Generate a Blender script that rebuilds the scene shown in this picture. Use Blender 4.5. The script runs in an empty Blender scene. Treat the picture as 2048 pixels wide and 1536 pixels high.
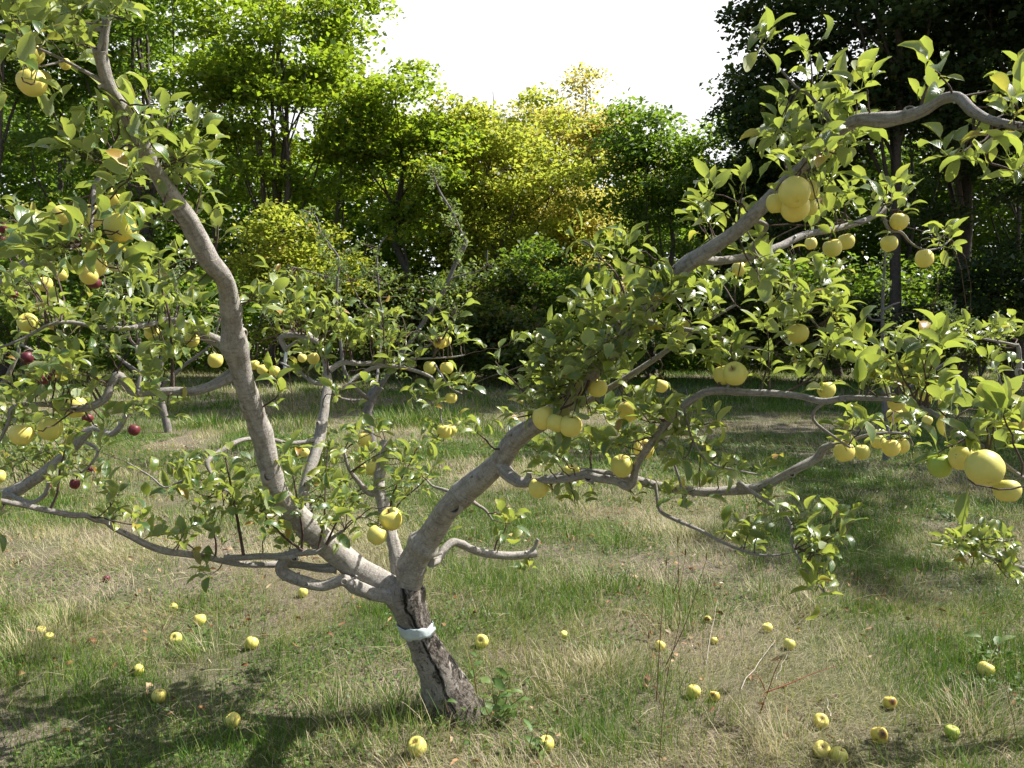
import bpy, math, random
import numpy as np
from mathutils import Vector, Euler

random.seed(7)
RNG = np.random.default_rng(11)
R = math.radians
C = bpy.context.scene.collection
SC = bpy.context.scene

# ------------------------------------------------------------------ camera, sky, sun, exposure
F = 1600.0                      # focal length in photo pixels (photo 2048 wide)
CAMZ, HOR = 1.65, 650.0
PITCH = math.atan((768 - HOR) / F)
cam_d = bpy.data.cameras.new('camera'); cam = bpy.data.objects.new('camera', cam_d); C.objects.link(cam)
cam_d.sensor_width = 36; cam_d.lens = 36 * F / 2048; cam_d.clip_end = 2000; cam_d.clip_start = 0.05
cam.location = (0, 0, CAMZ); cam.rotation_euler = (R(90) - PITCH, 0, 0)
SC.camera = cam

SUN_AZ, SUN_EL = R(70), R(51)   # azimuth measured from the view direction towards the right
sund = bpy.data.lights.new('sun', 'SUN'); sun = bpy.data.objects.new('sun', sund); C.objects.link(sun)
sund.energy = 5.0; sund.angle = R(0.55); sund.color = (1.0, 0.97, 0.92)
to_sun = Vector((math.sin(SUN_AZ) * math.cos(SUN_EL), math.cos(SUN_AZ) * math.cos(SUN_EL), math.sin(SUN_EL)))
sun.rotation_euler = to_sun.to_track_quat('Z', 'Y').to_euler()

W = bpy.data.worlds.new('World'); SC.world = W; W.use_nodes = True
wn, wl = W.node_tree.nodes, W.node_tree.links
bg = wn['Background']; bg.inputs['Strength'].default_value = 0.085
sky = wn.new('ShaderNodeTexSky'); sky.sky_type = 'NISHITA'; sky.sun_disc = False
sky.sun_elevation = SUN_EL; sky.sun_rotation = SUN_AZ
sky.dust_density = 3.0; sky.air_density = 1.2
tc = wn.new('ShaderNodeTexCoord'); nz = wn.new('ShaderNodeTexNoise')
nz.inputs['Scale'].default_value = 1.6; nz.inputs['Detail'].default_value = 4
# thin bright cloud fills the half of the sky behind the wood, towards the sun; blue sky behind the camera
dotn = wn.new('ShaderNodeVectorMath'); dotn.operation = 'DOT_PRODUCT'; dotn.inputs[1].default_value = (0.22, 0.97, 0.10)
addn = wn.new('ShaderNodeMath'); addn.operation = 'MULTIPLY_ADD'; addn.inputs[1].default_value = 0.5
rmp = wn.new('ShaderNodeValToRGB'); rmp.color_ramp.elements[0].position = 0.72; rmp.color_ramp.elements[1].position = 1.0
mixw = wn.new('ShaderNodeMix'); mixw.data_type = 'RGBA'
wl.new(tc.outputs['Generated'], nz.inputs['Vector']); wl.new(tc.outputs['Generated'], dotn.inputs[0]); wl.new(nz.outputs['Fac'], addn.inputs[0]); wl.new(dotn.outputs['Value'], addn.inputs[2]); wl.new(addn.outputs[0], rmp.inputs['Fac'])
wl.new(rmp.outputs['Color'], mixw.inputs['Factor']); wl.new(sky.outputs['Color'], mixw.inputs['A'])
mixw.inputs['B'].default_value = (7.2, 7.25, 7.4, 1)     # thin bright white cloud
wl.new(mixw.outputs['Result'], bg.inputs['Color'])

SC.view_settings.view_transform = 'Standard'; SC.view_settings.look = 'None'
SC.view_settings.gamma = 1.0; SC.view_settings.use_curve_mapping = False
SC.view_settings.exposure = 1.12
SC.render.engine = 'CYCLES'
cy = SC.cycles
cy.max_bounces = 7; cy.diffuse_bounces = 4; cy.glossy_bounces = 2; cy.transmission_bounces = 4; cy.transparent_max_bounces = 4
cy.sample_clamp_indirect = 6.0
cy.use_denoising = True

# ------------------------------------------------------------------ coordinates
FW = np.array((0, math.cos(PITCH), -math.sin(PITCH))); UPV = np.array((0, math.sin(PITCH), math.cos(PITCH)))
RT = np.array((1.0, 0, 0)); CAM = np.array((0, 0, CAMZ))
def P(x, y, d):
    """photo pixel and distance along the view axis -> world point"""
    return CAM + d * (FW + RT * (x - 1024) / F + UPV * (768 - y) / F)
def PX(p):
    q = np.asarray(p) - CAM; d = q @ FW
    return 1024 + F * (q @ RT) / d, 768 - F * (q @ UPV) / d, d
def vnoise(x, y, seed=0):
    x = np.asarray(x, float); y = np.asarray(y, float)
    xi = np.floor(x).astype(np.int64); yi = np.floor(y).astype(np.int64); fx = x - xi; fy = y - yi
    fx = fx * fx * (3 - 2 * fx); fy = fy * fy * (3 - 2 * fy)
    def h(a, b):
        n = (a * 374761393 + b * 668265263 + seed * 974634777) & 0x7fffffff
        n = ((n ^ (n >> 13)) * 1274126177) & 0x7fffffff
        return ((n ^ (n >> 16)) & 0xffff) / 65535.0
    return (h(xi, yi) * (1 - fx) + h(xi + 1, yi) * fx) * (1 - fy) + (h(xi, yi + 1) * (1 - fx) + h(xi + 1, yi + 1) * fx) * fy
def fbm(x, y, seed=0, o=3):
    s, a, t = 0, 1.0, 0
    for k in range(o):
        s = s + a * vnoise(np.asarray(x) * 2 ** k, np.asarray(y) * 2 ** k, seed + k); t += a; a *= .5
    return s / t
def gz(x, y):
    return 0.05 * (fbm(np.asarray(x) * .55, np.asarray(y) * .55, 3) - .5) + 0.02 * (vnoise(np.asarray(x) * 2.5, np.asarray(y) * 2.5, 9) - .5)
def G(x, y):
    """photo pixel -> point on the ground"""
    v = FW + RT * (x - 1024) / F + UPV * (768 - y) / F
    p = CAM + v * (CAMZ / -v[2]); p[2] = float(gz(p[0], p[1])); return p
def nrm(a):
    a = np.asarray(a, float); return a / np.maximum(np.linalg.norm(a, axis=-1, keepdims=True), 1e-9)

# ------------------------------------------------------------------ mesh collector
class MB:
    def __init__(s): s.V, s.L, s.Cn, s.T, s.U, s.B, s.Mi, s.n, s.uv, s.bk, s.cur = [], [], [], [], [], [], [], 0, False, False, 0
    def add(s, V, F_, T=0.0, UV=None, B=None):
        V = np.asarray(V, np.float32).reshape(-1, 3); F_ = np.asarray(F_, np.int64)
        m, k = F_.shape
        s.Mi.append(np.full(m, s.cur, np.int32)); s.V.append(V); s.L.append((F_ + s.n).ravel()); s.Cn.append(np.full(m, k, np.int32))
        s.T.append(np.broadcast_to(np.asarray(T, np.float32), (m,)).copy())
        if UV is not None: s.uv = True; s.U.append(np.asarray(UV, np.float32).reshape(-1, 2))
        else: s.U.append(np.zeros((m * k, 2), np.float32))
        if B is not None: s.bk = True; s.B.append(np.asarray(B, np.float32).reshape(-1, 3))
        else: s.B.append(np.zeros((len(V), 3), np.float32))
        s.n += len(V)
    def mesh(s, name, mat, origin=(0, 0, 0), smooth=True):
        me = bpy.data.meshes.new(name)
        V = np.concatenate(s.V) - np.asarray(origin, np.float32); L = np.concatenate(s.L); Cn = np.concatenate(s.Cn)
        me.vertices.add(len(V)); me.vertices.foreach_set('co', V.ravel().astype(np.float32))
        me.loops.add(len(L)); me.loops.foreach_set('vertex_index', L.astype(np.int32))
        me.polygons.add(len(Cn)); st = np.zeros(len(Cn), np.int32); st[1:] = np.cumsum(Cn)[:-1]
        me.polygons.foreach_set('loop_start', st)
        if smooth: me.polygons.foreach_set('use_smooth', np.ones(len(Cn), bool))
        a = me.attributes.new('tint', 'FLOAT', 'FACE'); a.data.foreach_set('value', np.concatenate(s.T))
        if s.uv:
            u = me.uv_layers.new(name='UVMap'); u.data.foreach_set('uv', np.concatenate(s.U).ravel())
        if s.bk:
            b = me.attributes.new('bark', 'FLOAT_VECTOR', 'POINT'); b.data.foreach_set('vector', np.concatenate(s.B).ravel())
        me.update(calc_edges=True)
        for q in (mat if isinstance(mat, (list, tuple)) else [mat]): me.materials.append(q)
        if isinstance(mat, (list, tuple)): me.polygons.foreach_set('material_index', np.concatenate(s.Mi))
        return me
    def build(s, name, mat, parent=None, origin=(0, 0, 0), smooth=True):
        if not s.V: return None
        o = bpy.data.objects.new(name, s.mesh(name, mat, origin, smooth)); C.objects.link(o)
        if parent: o.parent = parent
        return o

def tag(o, label, cat=None, group=None, kind=None):
    o['label'] = label
    if cat: o['category'] = cat
    if group: o['group'] = group
    if kind: o['kind'] = kind
    return o
def empty(name, loc, label, cat, group=None):
    o = bpy.data.objects.new(name, None); C.objects.link(o); o.location = [float(v) for v in loc]; o.empty_display_size = .1
    return tag(o, label, cat, group)

def catmull(pts, step):
    pts = np.asarray(pts, float); out = []
    Q = np.vstack([2 * pts[0] - pts[1], pts, 2 * pts[-1] - pts[-2]])
    for i in range(1, len(Q) - 2):
        n = max(2, int(np.linalg.norm(Q[i + 1][:3] - Q[i][:3]) / step) + 1)
        t = np.linspace(0, 1, n, endpoint=False)[:, None]
        p0, p1, p2, p3 = Q[i - 1], Q[i], Q[i + 1], Q[i + 2]
        out.append(.5 * (2 * p1 + (p2 - p0) * t + (2 * p0 - 5 * p1 + 4 * p2 - p3) * t ** 2 + (3 * p1 - p0 - 3 * p2 + p3) * t ** 3))
    out.append(Q[-2][None]); return np.vstack(out)

def tube(mb, pts, rad, sides=8, tint=0.0, bump=0.0, caps=True, v0=0.0, flat_end=False):
    pts = np.asarray(pts, float); n = len(pts); rad = np.broadcast_to(np.asarray(rad, float), (n,))
    t = nrm(np.gradient(pts, axis=0)); N = np.zeros_like(pts)
    ref = np.array((0, -1.0, 0.05)); a = ref - t[0] * (ref @ t[0])
    if np.linalg.norm(a) < .2: ref = np.array((.3, -.2, 1.0)); a = ref - t[0] * (ref @ t[0])
    N[0] = nrm(a)
    for i in range(1, n):
        a = N[i - 1] - t[i] * (N[i - 1] @ t[i]); N[i] = a / max(np.linalg.norm(a), 1e-9)
    B = np.cross(t, N)
    ln = v0 + np.concatenate([[0], np.cumsum(np.linalg.norm(np.diff(pts, axis=0), axis=1))])
    th = np.arange(sides) * 2 * math.pi / sides
    cs, sn = np.cos(th), np.sin(th)
    rr = rad[:, None] * np.ones(sides)
    if bump:
        sd = random.randint(0, 9999)
        k1 = vnoise(cs[None] * 1.2 + 5 + ln[:, None] * 9, sn[None] * 1.2 + 7 + ln[:, None] * 3, sd) - .5
        k2 = vnoise(cs[None] * 2.6 + 5 + ln[:, None] * 26, sn[None] * 2.6 + 7 - ln[:, None] * 14, sd + 3) - .5
        rr = rr * (1 + bump * 1.4 * k1 + bump * .8 * k2)
    V = pts[:, None] + rr[..., None] * (cs[None, :, None] * N[:, None] + sn[None, :, None] * B[:, None])
    i = np.arange(n - 1)[:, None] * sides; j = np.arange(sides)[None]; j2 = (j + 1) % sides
    Fc = np.stack([i + j, i + j2, i + sides + j2, i + sides + j], -1).reshape(-1, 4)
    Bk = np.stack(np.broadcast_arrays(cs[None], sn[None], ln[:, None]), -1)
    mb.add(V, Fc, tint, None, Bk)
    if caps:
        k = np.arange(sides)
        mb.add(V[-1], k[None], tint, None, np.tile([1.0, 0, ln[-1]], (sides, 1)))
        mb.add(V[0], k[::-1][None], tint, None, np.tile([1.0, 0, ln[0]], (sides, 1)))
    return V

def leaves(mb, O, D, U, length, width, curl, fold, tint, rows=6, petiole=0.3, wave=0.10):
    """leaf blades with a midrib fold, a curl along the blade and a thin stalk"""
    N = len(O)
    if N == 0: return
    O, D, U = (np.asarray(a, float) for a in (O, D, U))
    length, width, curl, fold, tint = (np.broadcast_to(np.asarray(a, float), (N,)) for a in (length, width, curl, fold, tint))
    D = nrm(D); S = nrm(np.cross(D, U)); Up = np.cross(S, D)
    pl = length * petiole
    ts = np.linspace(0, 1, rows + 1)
    prof = np.sin(math.pi * np.clip(ts, .0, 1) ** .82) ** .85; prof[0] = .05; prof[-1] = .02
    pos = O + D * pl[:, None]; Vs = []
    tw = RNG.normal(0, .25, N)
    for k, t in enumerate(ts):
        a = curl * (t ** 1.2)
        nv = np.cos(a)[:, None] * Up + np.sin(a)[:, None] * D
        sv = S * np.cos(tw * t)[:, None] + nv * np.sin(tw * t)[:, None]
        w = (width * .5 * prof[k])[:, None]
        cf, sf = np.cos(fold)[:, None], np.sin(fold)[:, None]
        wl_ = 1 + wave * RNG.normal(0, 1, (N, 1)); wr_ = 1 + wave * RNG.normal(0, 1, (N, 1))
        zl = RNG.normal(0, wave, (N, 1)); zr = RNG.normal(0, wave, (N, 1))
        Vs += [pos - sv * w * cf * wl_ + nv * w * (sf + zl), pos, pos + sv * w * cf * wr_ + nv * w * (sf + zr)]
        if k < rows:
            am = curl * (((t + ts[k + 1]) / 2) ** 1.2)
            pos = pos + (length / rows)[:, None] * (np.cos(am)[:, None] * D - np.sin(am)[:, None] * Up)
    V = np.stack(Vs, 1)                                   # N, 3(rows+1), 3
    q, uv = [], []
    for k in range(rows):
        for s in (0, 1):
            a = 3 * k + s; q.append((a, a + 1, a + 4, a + 3))
            u0, u1 = s * .5, s * .5 + .5
            uv.append(((u0, ts[k]), (u1, ts[k]), (u1, ts[k + 1]), (u0, ts[k + 1])))
    q = np.array(q); uv = np.array(uv); nv_ = 3 * (rows + 1)
    Fc = (q[None] + (np.arange(N) * nv_)[:, None, None]).reshape(-1, 4)
    mb.add(V, Fc, np.repeat(tint, len(q)), np.broadcast_to(uv[None], (N,) + uv.shape))
    if petiole > 0:
        w = 0.0011 * np.ones((N, 1)); pt = O + D * pl[:, None]
        Vp = np.stack([O - S * w, O + S * w, pt + S * w, pt - S * w], 1)
        Vq = np.stack([O - Up * w, O + Up * w, pt + Up * w, pt - Up * w], 1)
        Fp = np.arange(4 * N).reshape(N, 4)
        UVp = np.broadcast_to(np.array(((.5, .5),) * 4)[None], (N, 4, 2))
        mb.add(Vp, Fp, tint, UVp); mb.add(Vq, Fp, tint, UVp)

def kites(mb, Cc, D, S, ln, wd, tint, fold=.25):
    """small far leaves: two folded triangles pairs forming a pointed blade"""
    N = len(Cc); Nn = np.cross(S, D); ln = ln[:, None]; wd = wd[:, None]
    V = np.stack([Cc - D * ln * .5, Cc - D * ln * .05 + S * wd * .5 + Nn * wd * fold, Cc + D * ln * .5 - Nn * ln * .12, Cc - D * ln * .05 - S * wd * .5 + Nn * wd * fold], 1)
    mb.add(V, np.arange(4 * N).reshape(N, 4), tint)

# ------------------------------------------------------------------ materials
def newmat(name):
    m = bpy.data.materials.new(name); m.use_nodes = True
    nt = m.node_tree; nt.nodes.clear(); out = nt.nodes.new('ShaderNodeOutputMaterial')
    return m, nt, out
def nd(nt, typ, **kw):
    n = nt.nodes.new(typ)
    for k, v in kw.items():
        if k.startswith('i_'):
            key = k[2:].replace('_', ' ')
            n.inputs[key].default_value = v
        else: setattr(n, k, v)
    return n
def ramp(nt, src, stops, interp='LINEAR'):
    r = nt.nodes.new('ShaderNodeValToRGB'); e = r.color_ramp.elements; r.color_ramp.interpolation = interp
    while len(e) < len(stops): e.new(.5)
    for el, (p, c) in zip(e, stops):
        el.position = p; el.color = (c, c, c, 1) if not isinstance(c, tuple) else (*c[:3], 1)
    nt.links.new(src, r.inputs['Fac']); return r.outputs['Color']
def mix(nt, f, a, b, typ='MIX'):
    m = nt.nodes.new('ShaderNodeMix'); m.data_type = 'RGBA'; m.blend_type = typ
    for s, v in (('Factor', f), ('A', a), ('B', b)):
        if hasattr(v, 'is_output'): nt.links.new(v, m.inputs[s])
        else: m.inputs[s].default_value = v if s == 'Factor' else ((*v[:3], 1))
    return m.outputs['Result']
def attr(nt, name, o='Fac'):
    a = nt.nodes.new('ShaderNodeAttribute'); a.attribute_name = name; return a.outputs[o]
def noise(nt, vec, scale, detail=3, rough=.55, dist=0):
    n = nt.nodes.new('ShaderNodeTexNoise'); n.inputs['Scale'].default_value = scale; n.inputs['Detail'].default_value = detail
    n.inputs['Roughness'].default_value = rough; n.inputs['Distortion'].default_value = dist
    if vec is not None: nt.links.new(vec, n.inputs['Vector'])
    return n.outputs['Fac']
def mapping(nt, vec, sc):
    m = nt.nodes.new('ShaderNodeMapping'); m.inputs['Scale'].default_value = sc; nt.links.new(vec, m.inputs['Vector']); return m.outputs['Vector']
def math_(nt, op, a, b=0.0, clamp=False):
    m = nt.nodes.new('ShaderNodeMath'); m.operation = op; m.use_clamp = clamp
    for i, v in enumerate((a, b)):
        if hasattr(v, 'is_output'): nt.links.new(v, m.inputs[i])
        else: m.inputs[i].default_value = v
    return m.outputs[0]
def bump(nt, h, strength, dist):
    b = nt.nodes.new('ShaderNodeBump'); b.inputs['Strength'].default_value = strength; b.inputs['Distance'].default_value = dist
    nt.links.new(h, b.inputs['Height']); return b.outputs['Normal']

def leaf_mat(name, stops, under, trans, tfac=.42, rough=.42, spec=.5, uv=True, edge=(.40, .36, .04), spots=.85):
    m, nt, out = newmat(name); L = nt.links
    tint = attr(nt, 'tint'); col = ramp(nt, tint, stops)
    if uv:
        tcn = nt.nodes.new('ShaderNodeTexCoord'); sep = nt.nodes.new('ShaderNodeSeparateXYZ'); L.new(tcn.outputs['UV'], sep.inputs[0])
        dist = math_(nt, 'ABSOLUTE', math_(nt, 'SUBTRACT', sep.outputs[0], .5))
        ns = noise(nt, tcn.outputs['Object'], 60, 3)
        # yellowed margins with an uneven inner edge
        e = math_(nt, 'ADD', dist, math_(nt, 'MULTIPLY', math_(nt, 'SUBTRACT', ns, .5), .55))
        e = math_(nt, 'ADD', e, math_(nt, 'MULTIPLY', tint, .16))
        col = mix(nt, ramp(nt, e, [(.42, 0.0), (.60, .8)]), col, edge)
        # midrib and side veins
        mid = ramp(nt, dist, [(.0, .8), (.045, 0.0)])
        wv = nt.nodes.new('ShaderNodeMath'); wv.operation = 'SINE'
        L.new(math_(nt, 'MULTIPLY', math_(nt, 'SUBTRACT', sep.outputs[1], math_(nt, 'MULTIPLY', dist, .7)), 46), wv.inputs[0])
        side = ramp(nt, wv.outputs[0], [(.8, 0.0), (1.0, .35)])
        vein = math_(nt, 'MAXIMUM', mid, side)
        col = mix(nt, math_(nt, 'MULTIPLY', vein, .5), col, (.24, .28, .08))
        # brown specks and scorched patches
        sp = noise(nt, tcn.outputs['Object'], 95, 2); big = noise(nt, tcn.outputs['Object'], 9, 2)
        f = math_(nt, 'MULTIPLY', ramp(nt, sp, [(.66, 0.0), (.72, 1.0)]), ramp(nt, big, [(.5, 0.0), (.62, spots)]))
        col = mix(nt, f, col, (.13, .06, .015))
        bm = bump(nt, vein, .35, .002)
    geo = nt.nodes.new('ShaderNodeNewGeometry')
    ucol = mix(nt, .55, col, under)
    col2 = mix(nt, geo.outputs['Backfacing'], col, ucol)
    pb = nt.nodes.new('ShaderNodeBsdfPrincipled'); L.new(col2, pb.inputs['Base Color'])
    rr = nt.nodes.new('ShaderNodeMapRange'); rr.inputs['To Min'].default_value = rough; rr.inputs['To Max'].default_value = .75
    L.new(geo.outputs['Backfacing'], rr.inputs['Value']); L.new(rr.outputs[0], pb.inputs['Roughness'])
    pb.inputs['Specular IOR Level'].default_value = spec
    if uv: L.new(bm, pb.inputs['Normal'])
    tr = nt.nodes.new('ShaderNodeBsdfTranslucent'); L.new(mix(nt, .8, col, trans, 'MIX'), tr.inputs['Color'])
    tcol = mix(nt, .62, col, trans); L.new(tcol, tr.inputs['Color'])
    ms = nt.nodes.new('ShaderNodeMixShader'); ms.inputs[0].default_value = tfac
    L.new(pb.outputs[0], ms.inputs[1]); L.new(tr.outputs[0], ms.inputs[2]); L.new(ms.outputs[0], out.inputs[0])
    return m

def bark_mat(name, base, dark, pale, rings=1.0, lower=False):
    m, nt, out = newmat(name); L = nt.links
    bv = attr(nt, 'bark', 'Vector')
    n1 = noise(nt, mapping(nt, bv, (1, 1, 9)), 1.7, 5, .65)
    n2 = noise(nt, mapping(nt, bv, (1.1, 1.1, 95)), 1.0, 5, .7)           # lenticel rings round the limb
    n3 = noise(nt, mapping(nt, bv, (2.6, 2.6, 34)), 2.2, 5, .75)
    n4 = noise(nt, mapping(nt, bv, (2.0, 2.0, 20)), 2.6, 5, .7)
    n5 = noise(nt, mapping(nt, bv, (5, 5, 110)), 2.5, 3, .7)
    col = mix(nt, ramp(nt, n1, [(.36, 0.0), (.60, 1.0)]), base, pale)
    col = mix(nt, ramp(nt, n2, [(.50, 0.0), (.66, .55 * rings)]), col, dark)
    col = mix(nt, ramp(nt, n3, [(.60, 0.0), (.68, .7)]), col, dark)
    col = mix(nt, ramp(nt, n4, [(.57, 0.0), (.63, .55)]), col, tuple(min(1, c * 1.3) for c in pale))
    col = mix(nt, ramp(nt, n5, [(.60, 0.0), (.70, .8)]), col, tuple(c * .6 for c in dark))
    h = math_(nt, 'ADD', math_(nt, 'MULTIPLY', n2, .9), math_(nt, 'ADD', math_(nt, 'MULTIPLY', n3, .8), math_(nt, 'MULTIPLY', n5, .5)))
    if lower:
        sep = nt.nodes.new('ShaderNodeSeparateXYZ'); L.new(bv, sep.inputs[0])
        # old fissured bark at the foot of the trunk and one long black crack down its front
        rough = noise(nt, mapping(nt, bv, (1.5, 1.5, 9)), 1.7, 6, .75, .6)
        foot = ramp(nt, sep.outputs[2], [(.0, .25), (.16, .17), (.26, .02), (.42, -.12)])
        sidef = math_(nt, 'MULTIPLY', math_(nt, 'ADD', sep.outputs[1], .1), .10)
        rough2 = math_(nt, 'ADD', math_(nt, 'ADD', rough, foot), sidef)
        fm = ramp(nt, rough2, [(.56, 0.0), (.60, 1.0)])
        plates = noise(nt, mapping(nt, bv, (3, 3, 22)), 2.4, 4, .7)
        col = mix(nt, fm, col, mix(nt, ramp(nt, plates, [(.42, 0.0), (.6, 1.0)]), (.035, .028, .022), (.16, .135, .11)))
        wob = math_(nt, 'MULTIPLY', math_(nt, 'SUBTRACT', noise(nt, mapping(nt, bv, (.3, .3, 9)), 1.5, 3), .5), .55)
        dx = math_(nt, 'ABSOLUTE', math_(nt, 'SUBTRACT', math_(nt, 'ADD', sep.outputs[1], wob), .20))
        cr = ramp(nt, dx, [(.04, 1.0), (.09, 0.0)])
        cr = math_(nt, 'MULTIPLY', cr, math_(nt, 'GREATER_THAN', sep.outputs[0], 0.0))
        cr = math_(nt, 'MULTIPLY', cr, math_(nt, 'GREATER_THAN', sep.outputs[2], .16))
        cr = math_(nt, 'MULTIPLY', cr, ramp(nt, noise(nt, mapping(nt, bv, (1, 1, 14)), 1.3, 4), [(.36, 0.0), (.46, 1.0)]))
        col = mix(nt, cr, col, (.012, .010, .008))
        h = math_(nt, 'ADD', h, math_(nt, 'MULTIPLY', math_(nt, 'MULTIPLY', fm, plates), 3.0))
        h = math_(nt, 'SUBTRACT', h, math_(nt, 'MULTIPLY', cr, 2.5))
    pb = nt.nodes.new('ShaderNodeBsdfPrincipled'); L.new(col, pb.inputs['Base Color']); pb.inputs['Roughness'].default_value = .8
    pb.inputs['Specular IOR Level'].default_value = .25
    L.new(bump(nt, h, .9, .006), pb.inputs['Normal']); L.new(pb.outputs[0], out.inputs[0])
    return m

def plain(name, col, rough=.7, spec=.3, var=.25, scale=40):
    m, nt, out = newmat(name); L = nt.links
    tcn = nt.nodes.new('ShaderNodeTexCoord'); n = noise(nt, tcn.outputs['Object'], scale, 4)
    c = mix(nt, ramp(nt, n, [(.3, 0.0), (.7, 1.0)]), tuple(v * (1 - var) for v in col), tuple(min(1, v * (1 + var)) for v in col))
    pb = nt.nodes.new('ShaderNodeBsdfPrincipled'); L.new(c, pb.inputs['Base Color']); pb.inputs['Roughness'].default_value = rough
    pb.inputs['Specular IOR Level'].default_value = spec
    L.new(bump(nt, n, .3, .002), pb.inputs['Normal']); L.new(pb.outputs[0], out.inputs[0]); return m

def tint_mat(name, stops, rough=.7, trans=0.0):
    m, nt, out = newmat(name); L = nt.links
    c = ramp(nt, attr(nt, 'tint'), stops)
    pb = nt.nodes.new('ShaderNodeBsdfPrincipled'); L.new(c, pb.inputs['Base Color']); pb.inputs['Roughness'].default_value = rough
    pb.inputs['Specular IOR Level'].default_value = .25
    if trans:
        tr = nt.nodes.new('ShaderNodeBsdfTranslucent'); L.new(c, tr.inputs['Color'])
        ms = nt.nodes.new('ShaderNodeMixShader'); ms.inputs[0].default_value = trans
        L.new(pb.outputs[0], ms.inputs[1]); L.new(tr.outputs[0], ms.inputs[2]); L.new(ms.outputs[0], out.inputs[0])
    else: L.new(pb.outputs[0], out.inputs[0])
    return m

def apple_mat(name, a, b, blush=None, rot=False):
    m, nt, out = newmat(name); L = nt.links
    tcn = nt.nodes.new('ShaderNodeTexCoord'); oi = nt.nodes.new('ShaderNodeObjectInfo'); ob = tcn.outputs['Object']
    av = nt.nodes.new('ShaderNodeVectorMath'); av.operation = 'ADD'; L.new(ob, av.inputs[0])
    rv = nt.nodes.new('ShaderNodeCombineXYZ'); L.new(math_(nt, 'MULTIPLY', oi.outputs['Random'], 30), rv.inputs[0]); L.new(rv.outputs[0], av.inputs[1])
    vec = av.outputs[0]
    n1 = noise(nt, vec, 1.1, 3); f = math_(nt, 'ADD', math_(nt, 'MULTIPLY', n1, .8), math_(nt, 'MULTIPLY', oi.outputs['Random'], .55))
    col = mix(nt, ramp(nt, f, [(.35, 0.0), (.95, 1.0)]), a, b)
    if blush: col = mix(nt, ramp(nt, noise(nt, mapping(nt, vec, (3, 3, .7)), 2.4, 3), [(.35, 0.0), (.65, .8)]), col, blush)
    vo = nt.nodes.new('ShaderNodeTexVoronoi'); vo.inputs['Scale'].default_value = 9; L.new(vec, vo.inputs['Vector'])
    col = mix(nt, ramp(nt, vo.outputs['Distance'], [(.05, .45), (.09, 0.0)]), col, tuple(c * .55 for c in a))
    blem = noise(nt, vec, 5.5, 2); col = mix(nt, ramp(nt, blem, [(.735, 0.0), (.76, .85)]), col, (.14, .08, .02))
    # russet round the stalk hollow
    sep = nt.nodes.new('ShaderNodeSeparateXYZ'); L.new(ob, sep.inputs[0])
    rad = math_(nt, 'SQRT', math_(nt, 'ADD', math_(nt, 'POWER', math_(nt, 'ABSOLUTE', sep.outputs[0]), 2), math_(nt, 'POWER', math_(nt, 'ABSOLUTE', sep.outputs[1]), 2)))
    rus = math_(nt, 'ADD', rad, math_(nt, 'MULTIPLY', math_(nt, 'SUBTRACT', n1, .5), .3))
    rus = math_(nt, 'MULTIPLY', ramp(nt, rus, [(.14, .9), (.42, 0.0)]), math_(nt, 'GREATER_THAN', sep.outputs[2], 0.3))
    col = mix(nt, rus, col, (.30, .19, .05))
    if rot:
        d = nt.nodes.new('ShaderNodeVectorMath'); d.operation = 'DISTANCE'; L.new(ob, d.inputs[0]); d.inputs[1].default_value = (-.15, -.92, .25)
        dd = math_(nt, 'ADD', d.outputs['Value'], math_(nt, 'MULTIPLY', math_(nt, 'SUBTRACT', noise(nt, vec, 3.0, 4), .5), .45))
        col = mix(nt, ramp(nt, dd, [(.30, 1.0), (.52, .75), (.68, 0.0)]), col, (.22, .09, .015))
        col = mix(nt, ramp(nt, dd, [(.16, 1.0), (.34, 0.0)]), col, (.03, .013, .006))
    pb = nt.nodes.new('ShaderNodeBsdfPrincipled'); L.new(col, pb.inputs['Base Color']); pb.inputs['Roughness'].default_value = .48
    pb.inputs['Specular IOR Level'].default_value = .4
    pb.inputs['Subsurface Weight'].default_value = .12; pb.inputs['Subsurface Scale'].default_value = .02
    pb.inputs['Subsurface Radius'].default_value = (1.0, .7, .2)
    L.new(bump(nt, noise(nt, vec, 14, 3), .06, .01), pb.inputs['Normal'])
    L.new(pb.outputs[0], out.inputs[0]); return m

M = {}
APPLE_STOPS = [(0.0, (.022, .070, .022)), (.28, (.065, .135, .032)), (.55, (.150, .215, .048)), (.8, (.24, .28, .05)), (.92, (.36, .32, .04)), (1.0, (.34, .16, .03))]
M['leaf'] = leaf_mat('apple_leaf', APPLE_STOPS, (.33, .37, .25), (.46, .54, .06), .42, .33, .8)
M['leaf_far'] = leaf_mat('apple_leaf_far', [(0.0, (.06, .11, .03)), (.5, (.10, .16, .04)), (1.0, (.20, .22, .05))], (.24, .30, .17), (.30, .40, .06), .40, .45, .4, uv=False)
M['bark'] = bark_mat('apple_bark', (.25, .222, .192), (.085, .072, .060), (.40, .37, .33))
M['bark_trunk'] = bark_mat('apple_trunk_bark', (.19, .163, .135), (.070, .056, .045), (.30, .265, .23), lower=True)
M['twig'] = bark_mat('apple_twig_bark', (.085, .048, .036), (.035, .02, .016), (.17, .125, .10))
M['spur'] = M['twig']
M['bark_far'] = bark_mat('grey_bark_far', (.13, .112, .097), (.05, .042, .036), (.22, .20, .18))
M['bark_wood'] = bark_mat('woodland_bark', (.060, .048, .038), (.02, .016, .013), (.11, .092, .075))
M['apple_y'] = apple_mat('yellow_apple_skin', (.56, .53, .12), (.76, .63, .15))
M['apple_g'] = apple_mat('green_apple_skin', (.30, .40, .06), (.42, .47, .08))
M['apple_r'] = apple_mat('red_apple_skin', (.11, .012, .022), (.19, .03, .03), (.06, .009, .018))
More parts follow.
